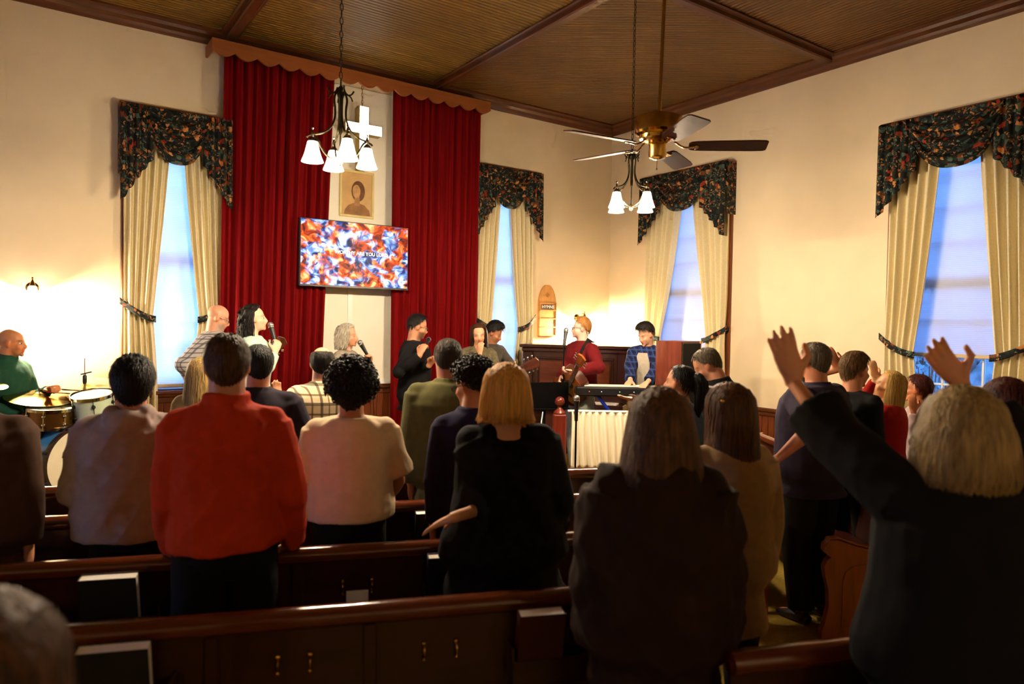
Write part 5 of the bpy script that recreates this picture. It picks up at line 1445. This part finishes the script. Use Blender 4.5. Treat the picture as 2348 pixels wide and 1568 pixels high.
# ================= on the stage
# drummer
g1 = person('bald drummer in a dark green sweater seated behind the drum kit', (-.16, 6.96, DZ), 1.75, 128, seat=.47, skin=(206, 132, 84), look=(-18, 4, 0),
       face=dict(beard=((.12, .06, .03), .35), scalp=((.30, .16, .08), .35)), eyes=True, lean=6,
       top=dict(mat=cloth('dark_green_knit', lin(26, 66, 48)), name='sweater', collar=.05, ease=.025), legs=dict(mat=DKJ, spread=.2),
       arms={'L': dict(to=at(112, 893, 5.62), hint=(-.3, -.3, -1), curl=.85, palm=(0, 0, -1)), 'R': dict(to=(-.02, 6.62, 1.02), hint=(.6, -.3, -.8), curl=.85, palm=(0, 0, -1))}, vox=.0075, group=GS)
part('chest_logo', MB().ball((0, 0, 0), (.022, .004, .010), 10, 6, g1['G'].inverted() @ Matrix.Translation(g1['G'] @ (g1['T'] @ Vector((-.075, .128, .34)))) @ g1['G'].to_3x3().to_4x4()), M_paper, g1['ob'])
o = thing('drumstick', 'red-tipped wooden drumstick in the drummer\'s hand', 'drumstick', at(122, 899, 5.62)); dv = (at(165, 903, 5.7)-at(122, 899, 5.62))
part('stick', MB().tube([dv*-.35, dv*.9], [.008, .005], 8), M_maple, o); part('grip', MB().tube([dv*-.36, dv*.15], .0088, 8), pmat('red_grip', lin(190, 30, 24), rough=.5), o)
# bassist
p2 = at(492, 692, 6.15)
person('bald bearded bassist in glasses and a grey checked shirt', (p2.x, p2.y, STAGE), 1.74, 118, skin=(222, 160, 124), look=(-14, 22, 0), glasses=True, eyes=True,
       face=dict(beard=(lin(170, 160, 150), .6), scalp=((.55, .34, .24), .25)), top=dict(mat=stripes_mat('grey_check', lin(176, 170, 168), lin(70, 70, 82), fx=26, fz=26, w=.28), ease=.03, collar=.02, boxy=.03, sleeve_ease=.03), legs=dict(mat=DKJ),
       arms={'L': dict(to=at(585, 862, 5.95), hint=(-.5, -.2, -1), curl=.7), 'R': dict(to=at(455, 890, 5.95), hint=(.9, -.7, -.3), curl=.5)}, group=GS, bulk=1.12)
guitar('bass_guitar', 'bass guitar with chrome pegs on the headstock, held beside the mint sweater', at(505, 905, 5.95), at(630, 792, 5.93), (.3, -.9, .2), 'bass', (M_burst, M_burst, M_rose))
# singer with long curls
p3 = at(580, 690, 5.85)
g3 = person('singer with long dark curls in a mint sweater', (p3.x, p3.y, STAGE), 1.73, 106, female=True, skin=(236, 190, 160), look=(0, -4, 0), eyes=True, face=dict(mouth=.006),
       hair=dict(mat=H_dark, front=44, temple=26, side=10, thick=.022, length=.33, bw=.115, bd=.12, by=-.05, open=84, wave=.016, wfreq=30, groove=.012, ragged=.03, n=500, seed=4, ringlets=90),
       top=dict(mat=cloth('mint_fleece', lin(186, 214, 200)), name='sweater', ease=.035, sleeve_ease=.028, hem=-.06), legs=dict(mat=JEANL),
       arms={'R': dict(up=(.15, .25, -1), fore=(-.38, .50, .85), dir=(-.3, .25, 1), palm=(-.8, -.3, .1), curl=.75), 'L': dict()}, group=GS)
sing(g3, 'R', 'microphone held up by the singer with long dark curls')
# grey-haired singer
p4 = at(795, 745, 6.6)
g4 = person('grey-haired singer in a grey cardigan with eyes closed', (p4.x, p4.y, STAGE), 1.57, 140, female=True, skin=(226, 160, 128), look=(-12, 2, 0), face=dict(mouth=.007, closed=1, brow_k=.5),
       hair=dict(mat=H_grey, front=40, temple=28, side=6, thick=.024, length=.15, bw=.115, bd=.105, by=-.03, open=62, wave=.007, wfreq=22, groove=.010, tuck=.2, n=400, seed=9, ringlets=60),
       top=dict(mat=cloth('light_grey_knit', lin(150, 140, 126)), name='cardigan', ease=.03, neck=.50, inner=(BLK, .1, .47, 20)), legs=dict(mat=DKJ),
       arms={'L': dict(up=(-.2, .28, -1), fore=(.34, .62, .80), dir=(.3, .2, 1), palm=(.8, -.3, 0), curl=.75), 'R': dict()}, group=GS)
m4 = sing(g4, 'L', 'corded microphone held by the grey-haired singer')
bpy.context.view_layer.update(); _mt = m4.matrix_world @ Vector((0, 0, -.10)); _dm = (m4.matrix_world.to_3x3() @ Vector((0, 0, -1))).normalized()
tag(part('microphone_cable', MB().tube(smooth_path([_mt, _mt + _dm*.05, at(849, 840, 6.38), at(852, 870, 6.4), at(855, 905, 6.45), at(858, 960, 6.5)]), .004, 6), M_black, None), 'thin black cable hanging from the grey-haired singer\'s microphone', 'cable')
# singer in black
p5 = at(952, 720, 6.7)
g5 = person('bearded singer in a black shirt and blue jeans', (p5.x, p5.y, STAGE), 1.68, 118, skin=(204, 144, 108), look=(-6, 16, 0), glasses=True, eyes=True, face=dict(beard=((.03, .018, .012), .7)),
       hair=dict(mat=H_black, front=44, temple=34, side=6, thick=.012, nape=-30, top=.6, n=900, seed=3), top=dict(mat=BLK, ease=.035, hem=-.16, boxy=.02, neck=.52, flare=.02, sleeve_ease=.022), legs=dict(mat=JEAN, ease=.02),
       arms={'L': dict(to=at(984, 838, 6.45), hint=(-.7, -.4, -.7), dir=(.3, .5, .8), palm=(.8, .5, 0), curl=.8), 'R': dict(to=at(962, 815, 6.4), hint=(.7, -.3, -.8), dir=(-.2, .4, 1), palm=(-.8, .5, 0), curl=.8)}, group=GS, bulk=1.04)
sing(g5, 'R', 'grey-headed microphone gripped by the singer in black', .03, .03)
# woman with bowed head and young guitarist by the second window
p6 = at(1097, 742, 7.2)
person('dark-haired woman in a patterned olive jacket by the second window', (p6.x, p6.y, STAGE), 1.60, 200, female=True, skin=(226, 168, 132), look=(8, 14, 4), eyes=False, face=dict(closed=1, mouth=.003),
       hair=dict(mat=H_brown, front=42, temple=24, side=0, thick=.016, length=.26, bw=.105, bd=.10, by=-.03, open=58, groove=.006, n=500, seed=5),
       top=dict(mat=cloth('olive_print', lin(92, 84, 62), var=.5, scale=26), name='jacket', ease=.03), legs=dict(mat=DKJ),
       arms={'R': dict(to=at(1101, 812, 6.95), hint=(.6, .1, -1), dir=(0, .1, 1), palm=(-.5, -.8, 0), curl=.6), 'L': dict(to=at(1112, 850, 6.95), hint=(-.6, .1, -1), curl=.5)}, group=GS)
p7 = at(1128, 740, 7.65)
person('young guitarist in a grey hooded jacket looking down', (p7.x, p7.y, STAGE), 1.62, 160, skin=(190, 130, 94), look=(-22, 30, 0), eyes=False, face=dict(closed=1),
       hair=dict(mat=H_black, front=34, temple=24, side=-4, thick=.020, top=1.0, fringe=.5, rough=.4, nape=-34, n=900, seed=6), top=dict(mat=cloth('dark_grey_fleece', lin(74, 68, 62)), name='jacket', ease=.03, hood=True), legs=dict(mat=DKJ),
       arms={'L': dict(to=at(1188, 852, 7.2), hint=(-.6, -.1, -1), curl=.7), 'R': dict(to=at(1120, 890, 7.2), hint=(.6, -.3, -.9), curl=.5)}, group=GS)
guitar('electric_guitar', 'guitar with silver tuning pegs pointing at the piano', at(1095, 885, 7.15), at(1214, 836, 7.05), (-.35, -.9, .1), 'electric', (M_burst, M_burst, M_rose))
# guitarist in red
p8 = at(1335, 728, 7.4)
g8 = person('fair-haired singer in a maroon shirt playing acoustic guitar', (p8.x, p8.y, STAGE), 1.68, 278, skin=(240, 196, 176), look=(22, -2, 0), glasses=True, eyes=True, face=dict(mouth=.004, brow=(.25, .14, .07), beard=((.45, .24, .13), .25)),
       hair=dict(mat=H_sandy, front=42, temple=30, side=4, thick=.016, top=.7, nape=-34, n=900, seed=7), top=dict(mat=cloth('maroon_cotton', lin(98, 14, 20)), ease=.04, hem=-.17, boxy=.03, sleeve_ease=.03, collar=.015, sleeve=.96), legs=dict(mat=JEANL, ease=.03),
       arms={'L': dict(to=at(1318, 850, 7.05), hint=(-.9, -.2, -.6), curl=.7, palm=(0, 0, 1)), 'R': dict(to=at(1287, 868, 7.2), hint=(.8, -.6, -.4), curl=.4, palm=(-.3, -.8, 0))}, group=GS,
       strap=[at(1318, 870, 7.25), at(1322, 835, 7.22), at(1338, 800, 7.22), at(1352, 778, 7.32), at(1360, 785, 7.45)])
guitar('acoustic_guitar', 'brown acoustic guitar held by the man in maroon', at(1312, 880, 7.18), at(1338, 822, 6.72), (-.80, -.55, .1), 'acoustic', (M_spruce, M_rose, M_spruce))
# keyboard player
p9 = at(1490, 744, 7.45)
person('keyboard player in a navy checked overshirt looking down', (p9.x, p9.y, STAGE), 1.64, 248, skin=(226, 168, 136), look=(24, 26, 0), lean=7, eyes=False, face=dict(closed=1),
       hair=dict(mat=H_dark, front=36, temple=32, side=6, thick=.020, top=1.0, fringe=.9, nape=-20, n=900, seed=8), top=dict(mat=stripes_mat('navy_check', lin(28, 40, 84), lin(14, 18, 44), lin(50, 70, 120), fx=16, fz=16, w=.3), ease=.045, hem=-.14, sleeve_ease=.026, sleeve=.97, name='overshirt', inner=(cloth('heather_grey_jersey', lin(170, 160, 146)), -.10, .46, 24)),
       legs=dict(mat=DKJ), arms={'R': dict(to=at(1444, 880, 7.05), hint=(.8, -.4, -.5), dir=(-.1, .8, -.3), palm=(0, -.3, -1), curl=.35), 'L': dict(to=at(1484, 880, 6.95), hint=(-.8, -.4, -.5), dir=(.1, .8, -.3), palm=(0, -.3, -1), curl=.35)}, group=GS)

# ================= congregation, left block
person('man in a bright orange sweater seen from behind', (0.618, 2.740, 0), 1.745, 13, skin=(196, 128, 92), hair=dict(mat=hair_mat('mid_brown_hair', lin(76, 50, 30)), thick=.011, nape=-58, side=-14, top=.3, n=2000, fine=2, seed=11),
       top=dict(mat=cloth('orange_fleece', lin(186, 52, 16), var=.08, bump=.5, bscale=7), name='sweater', ease=.032, hem=.0, collar=.045, boxy=.02, sleeve_ease=.024, vox=.009, crumple=.0045, freq=26.), legs=dict(mat=BLK), bulk=.97, vox=.010, group=GA,
       arms={'L': dict(to=row_pt(2.90, -.64, .90), hint=(-.35, -.5, -1), dir=(0, .8, -.3), palm=(0, -.2, -1), curl=.5), 'R': dict(to=row_pt(2.90, -.20, .90), hint=(.35, -.5, -1), dir=(0, .8, -.3), palm=(0, -.2, -1), curl=.5)})
person('man in a grey hooded sweatshirt with thick black hair', (0.388, 3.499, 0), 1.615, 18, skin=(190, 120, 84), look=(-8, 0, 0), hair=dict(mat=H_black, thick=.022, nape=-52, side=-8, top=.5, rough=.5, n=2000, fine=2, seed=12, fluff=.016),
       top=dict(mat=cloth('grey_fleece', lin(150, 132, 128), bump=.3), name='hooded_sweatshirt', hood=True, ease=.045, hem=-.05, boxy=.05, sleeve_ease=.036, vox=.009, crumple=.0045, freq=26.), legs=dict(mat=DKJ), bulk=1.1, vox=.010, group=GA,
       arms={'L': dict(up=(-.2, .0, -1), fore=(.25, .8, -.35)), 'R': dict(up=(.2, .1, -1), fore=(-.25, .8, -.3))})
q20 = row_pt(3.35, 0); pA = at(-62, 830, 2.95)
person('person in a dark brown coat at the left edge', (pA.x, pA.y, 0), 1.62, 22, skin=(200, 140, 104), hair=dict(mat=H_brown, thick=.02, n=300, seed=13), top=dict(mat=cloth('dark_brown_wool', lin(70, 50, 40)), name='coat', ease=.05, hem=-.2, boxy=.04, sleeve_ease=.04), legs=dict(mat=cloth('olive_trousers', lin(50, 46, 36))), bulk=1.1, vox=.010, group=GA)
person('curly-haired man in a cream short-sleeved shirt', (1.275, 3.152, 0), 1.585, 22, skin=(176, 112, 72), hair=dict(mat=H_dark, thick=.046, front=30, nape=-46, side=-16, rough=.35, freq=30, curls=520, n=0, seed=14),
       top=dict(mat=cloth('cream_jersey', lin(214, 192, 160), var=.05, bump=.25, bscale=6), ease=.04, hem=.0, boxy=.03, sleeve=.44, sleeve_ease=.03, cuff=.012, vox=.009, crumple=.0042, freq=24.), legs=dict(mat=BLK), bulk=1.07, vox=.010, group=GA,
       arms={'L': dict(up=(-.25, .1, -1), fore=(.3, .9, -.5)), 'R': dict(up=(.28, .1, -1), fore=(-.3, .8, -.7))})
person('curly-haired person in glasses and a navy sweater', (1.836, 2.958, 0), 1.60, 18, skin=(188, 124, 90), look=(-42, 10, 0), glasses=True, hair=dict(mat=H_dark, thick=.034, front=34, nape=-36, side=-4, rough=.4, freq=30, curls=420, n=0, seed=15),
       top=dict(mat=cloth('navy_knit', lin(34, 32, 62)), name='sweater', ease=.03, collar=.03, hem=-.1), legs=dict(mat=BLK), vox=.010, group=GA)
person('man in a dark polo shirt beside the orange sweater', (1.056, 3.967, 0), 1.66, 20, skin=(178, 106, 74), look=(-12, 3, 0), hair=dict(mat=H_black, thick=.013, nape=-56, side=-10, n=1500, seed=16),
       top=dict(mat=cloth('dark_navy_pique', lin(34, 28, 40)), name='polo_shirt', ease=.03, collar=.02, sleeve=.47, sleeve_ease=.035, hem=-.12, boxy=.03), legs=dict(mat=BLK), bulk=1.05, vox=.010, group=GA,
       arms={'R': dict(up=(.35, .1, -1), fore=(-.2, .6, -.8)), 'L': dict(up=(-.3, .2, -1), fore=(.2, .8, -.3))})
person('man in an olive green jacket with bowed head', (2.050, 3.587, 0), 1.71, 20, skin=(176, 112, 80), look=(6, 14, 8), hair=dict(mat=hair_mat('dark_brown_short_hair', lin(46, 32, 20)), thick=.012, nape=-56, side=-10, n=1500, seed=17),
       top=dict(mat=cloth('olive_canvas', lin(84, 80, 46), var=.12), name='jacket', ease=.045, hem=-.22, collar=.025, boxy=.045, sleeve_ease=.034, vox=.010), legs=dict(mat=DKJ), bulk=1.10, vox=.010, group=GA)
pB = at(738, 796, 4.62)
person('balding man in a cream and black plaid shirt, one hand raised', (pB.x, pB.y, 0), 1.63, 28, skin=(214, 150, 116), look=(-6, 4, 0), hair=dict(mat=H_dark, thick=.010, nape=-54, side=-12, bald=34, front=60, n=900, seed=18), face=dict(),
       top=dict(mat=stripes_mat('cream_black_plaid', lin(222, 206, 168), lin(40, 26, 18), lin(96, 62, 40), fx=9, fz=8, w=.16), ease=.035, hem=-.14, collar=.02, boxy=.03), legs=dict(mat=DKJ), group=GA,
       arms={'L': dict(to=at(646, 930, 4.35), hint=(-.6, .2, -1), dir=at(630, 885, 4.35)-at(646, 930, 4.35), palm=(.35, -.9, .1), world=True, curl=.2, spread=.16), 'R': dict(up=(.3, .2, -1), fore=(.0, .9, -.2))})
pC = at(462, 828, 4.62)
person('blond woman half hidden behind the orange sweater', (pC.x, pC.y, 0), 1.54, 30, female=True, skin=(224, 170, 140), hair=dict(mat=H_ashb, thick=.018, length=.34, bw=.13, bd=.11, by=-.05, n=500, seed=19), top=dict(mat=cloth('dull_gold_knit', lin(150, 124, 70)), ease=.03), legs=dict(mat=DKJ), vox=.010, group=GA)
person('woman with a golden blond bob in a black blouse', (1.627, 2.359, 0), 1.63, 24, female=True, skin=(230, 172, 136), hair=dict(mat=H_blond, thick=.024, front=40, nape=-30, length=.130, bw=.120, bd=.112, by=-.022, open=58, flare=.6, tuck=-.10, ragged=.035, groove=.007, n=2200, fine=2, seed=20),
       top=dict(mat=cloth('black_floral_blouse', lin(13, 13, 20), var=.9, scale=26), name='blouse', ease=.05, hem=-.30, boxy=.02, flare=.08, sleeve=.80, sleeve_ease=.045, cuff=.03, neck=.475, neck_w=.13, vox=.010, relax=6), legs=dict(mat=BLK), bulk=1.08, vox=.0080, group=GA,
       arms={'L': dict(to=at(1040, 1186, 2.66), hint=(-.2, -.6, -1), dir=at(990, 1206, 2.70)-at(1040, 1186, 2.66), palm=(0, 0, -1), world=True, curl=.12, spread=.08), 'R': dict(up=(.30, .05, -1), fore=(.0, .7, -.75))})

# ================= aisle and right side
pD = at(1517, 892, 2.15)
M_puff = pmat('brown_quilted_nylon', lin(40, 23, 12), rough=.8, var=.3, scale=5, bump=.6, bscale=7, bdist=.03, spec=.12)
person('woman with long brown hair in a dark brown puffer jacket', (pD.x, pD.y, 0), 1.60, 32, female=True, skin=(222, 168, 136), hair=dict(mat=H_brown2, thick=.026, length=.24, bw=.150, bd=.125, by=-.045, open=60, groove=.009, ragged=.03, n=1800, fine=2, seed=21),
       top=dict(mat=M_puff, name='puffer_jacket', ease=.065, hem=-.34, boxy=.07, sleeve_ease=.06, collar=.05, hood=True, vox=.010, crumple=.009, freq=22.), legs=dict(mat=BLK), bulk=1.08, vox=.010, group=GA)
pE = at(1672, 878, 2.78)
person('woman with long brown hair and a gold hair clip in a beige cardigan', (pE.x, pE.y, 0), 1.57, 22, female=True, skin=(222, 168, 136), look=(-20, 0, 0), hair=dict(mat=H_brown2, thick=.022, length=.33, bw=.125, bd=.11, by=-.05, open=60, groove=.009, ragged=.05, n=1500, fine=2, seed=22),
       top=dict(mat=cloth('beige_wool', lin(160, 130, 90)), name='cardigan', ease=.05, hem=-.28, boxy=.04, sleeve_ease=.04, vox=.010), legs=dict(mat=DKJ), vox=.010, group=GA)
o = thing('hair_clip', 'small golden clip in the brown hair of the woman in beige', 'hair clip', at(1657, 920, 2.63)); part('clip', MB().ball((0, 0, 0), (.009, .006, .009), 10, 8), M_brass, o); part('pin', MB().tube([(-.02, .004, 0), (.02, .004, 0)], .002, 6), M_brass, o)
pF = at(1563, 836, 4.1)
person('woman with a black ponytail and pale blue collar', (pF.x, pF.y, 0), 1.575, 352, female=True, skin=(206, 146, 108), look=(-8, -4, 0), hair=dict(mat=H_black, thick=.012, front=46, temple=30, side=4, nape=-30, n=500, seed=23, pony=[(0, -.105, .06), (0, -.135, .05), (0, -.155, .0), (0, -.16, -.08), (0, -.15, -.17), (0, -.14, -.22)]),
       top=dict(mat=cloth('slate_blue_denim', lin(62, 84, 104)), ease=.03, collar=.02), legs=dict(mat=DKJ), group=GA,
       arms={'L': dict(to=at(1475, 915, 3.98), hint=(-.4, -.2, -1), dir=at(1425, 914, 3.98)-at(1475, 915, 3.98), palm=(0, 0, 1), world=True, curl=.15, spread=.1)})
pG = at(1690, 815, 4.6)
person('man in a black jacket with white stripes, head bowed', (pG.x, pG.y, 0), 1.70, 330, skin=(214, 150, 116), lean=14, look=(-12, 34, 0), hair=dict(mat=H_pepper, thick=.008, front=44, side=2, nape=-38, n=1500, seed=24), face=dict(beard=((.05, .03, .02), .4)),
       top=dict(mat=stripes_mat('black_white_stripe', lin(16, 15, 16), lin(190, 180, 164), fx=.001, fz=3.1, w=.035, off=-.35), name='jacket', ease=.04, collar=.03), legs=dict(mat=BLK), vox=.010, group=GA)
pH = at(1872, 780, 4.27)
person('grey-haired man in a dark purple polo shirt', (pH.x, pH.y, 0), 1.72, 6, skin=(204, 128, 90), look=(-4, 2, 0), hair=dict(mat=H_pepper, thick=.010, front=46, nape=-56, side=-6, n=1500, seed=25),
       top=dict(mat=cloth('dark_purple_pique', lin(44, 36, 54)), name='polo_shirt', ease=.05, hem=-.15, boxy=.05, sleeve=.47, sleeve_ease=.04, collar=.02, vox=.010), legs=dict(mat=cloth('black_olive_trousers', lin(24, 22, 16)), ease=.03), bulk=1.12, group=GA,
       arms={'L': dict(to=at(1790, 1046, 3.98), hint=(-.5, -.9, -.6), curl=.4, palm=(.3, .2, -1)), 'R': dict(up=(.3, .1, -1), fore=(0, .9, -.2))})
pI = at(1958, 813, 4.62)
person('young man in a black top turned to the right', (pI.x, pI.y, 0), 1.64, 100, skin=(206, 136, 96), look=(10, 6, 0), hair=dict(mat=hair_mat('light_brown_hair', lin(96, 66, 34)), thick=.016, front=36, temple=26, side=4, nape=-30, top=.8, fringe=.6, n=1500, seed=26), top=dict(mat=BLK, ease=.035, sleeve=.5, hem=-.14), legs=dict(mat=BLK), group=GA,
       arms={'L': dict(to=at(1922, 846, 4.78), hint=(-.8, -.2, -.4), dir=at(1906, 812, 4.78)-at(1922, 846, 4.78), palm=(.5, .8, 0), world=True, curl=.25, spread=.15), 'R': dict()})
pJ = at(2040, 852, 4.85)
person('woman with long fair hair in a red sweater', (pJ.x, pJ.y, 0), 1.52, 350, female=True, skin=(232, 172, 124), look=(-16, -12, 0), face=dict(mouth=.003), hair=dict(mat=hair_mat('wheat_blond_hair', lin(196, 156, 84), var=.35), thick=.016, front=46, temple=32, side=8, length=.36, bw=.105, bd=.10, by=-.05, open=74, n=900, seed=27),
       top=dict(mat=cloth('scarlet_knit', lin(150, 22, 20)), name='sweater', ease=.025), legs=dict(mat=DKJ), group=GA, arms={'L': dict(to=at(2006, 872, 4.9), hint=(0, .2, -1), dir=at(2002, 826, 4.9)-at(2006, 872, 4.9), palm=(.5, .8, 0), world=True, curl=.25, spread=.14), 'R': dict()})
pK = at(2108, 868, 5.2)
person('auburn-haired person in a pale top with clasped raised hands', (pK.x, pK.y, 0), 1.46, 340, female=True, skin=(206, 130, 88), look=(0, 0, 0), hair=dict(mat=H_aub, thick=.022, front=40, side=-8, nape=-50, n=500, seed=28), top=dict(mat=cloth('dusty_lilac_knit', lin(170, 150, 150)), ease=.03), legs=dict(mat=DKJ), group=GA,
       arms={'L': dict(to=at(2094, 945, 5.0), hint=(-.6, -.1, -1), dir=at(2090, 895, 5.0)-at(2094, 945, 5.0), palm=(.7, .5, 0), world=True, curl=.3), 'R': dict(to=at(2212, 868, 5.05), hint=(.8, .2, -.6), dir=at(2214, 826, 5.05)-at(2212, 868, 5.05), palm=(-.4, .9, 0), world=True, curl=.25, spread=.16)})
pL = at(2312, 868, 2.9)
person('woman with long dark red hair at the right edge', (pL.x, pL.y, 0), 1.60, 30, female=True, skin=(222, 168, 136), hair=dict(mat=H_aub, thick=.024, length=.30, bw=.12, bd=.11, by=-.04, n=1000, seed=29), top=dict(mat=cloth('tan_knit', lin(150, 126, 80)), ease=.035), legs=dict(mat=DKJ), vox=.010, group=GA)
pM = at(2213, 884, 1.92)
gm = person('woman with ash-blond hair in black raising both arms', (pM.x, pM.y, 0), 1.635, 40, female=True, skin=(222, 150, 104), hair=dict(mat=H_ashb, thick=.030, length=.165, bw=.150, bd=.135, by=-.03, open=56, flare=.5, groove=.008, ragged=.03, tuck=.1, n=2400, fine=2, seed=30),
       top=dict(mat=cloth('black_wool', lin(15, 13, 14), bump=.3), name='sweater', ease=.05, hem=-.36, boxy=.05, flare=.05, sleeve_ease=.045, sleeve=.74, cuff=.01, vox=.010), legs=dict(mat=BLK), bulk=1.12, vox=.0056, group=GA,
       arms={'L': dict(to=at(1812, 868, 2.30), hint=(-.5, -.5, -1), dir=at(1778, 740, 2.28)-at(1812, 868, 2.30), palm=(.62, .75, .1), world=True, curl=.10, spread=.17, thumb=.25, size=1.16),
             'R': dict(to=at(2206, 884, 2.25), hint=(.9, .0, -.6), dir=at(2135, 795, 2.25)-at(2206, 884, 2.25), palm=(-.80, -.55, .25), world=True, curl=.10, spread=.13, thumb=.0, size=1.14)})
pN_ = at(-62, 1345, .80)
person('light brown-haired person right before the camera, lower left corner', (pN_.x, pN_.y, 0), 1.46, 25, female=True, skin=(222, 168, 136), hair=dict(mat=H_brown2, thick=.026, length=.26, bw=.13, bd=.12, by=-.04, n=700, seed=31), top=dict(mat=cloth('charcoal_wool', lin(30, 28, 26)), name='coat', ease=.04), legs=dict(mat=BLK), vox=.010, group=GA)
run_jobs()
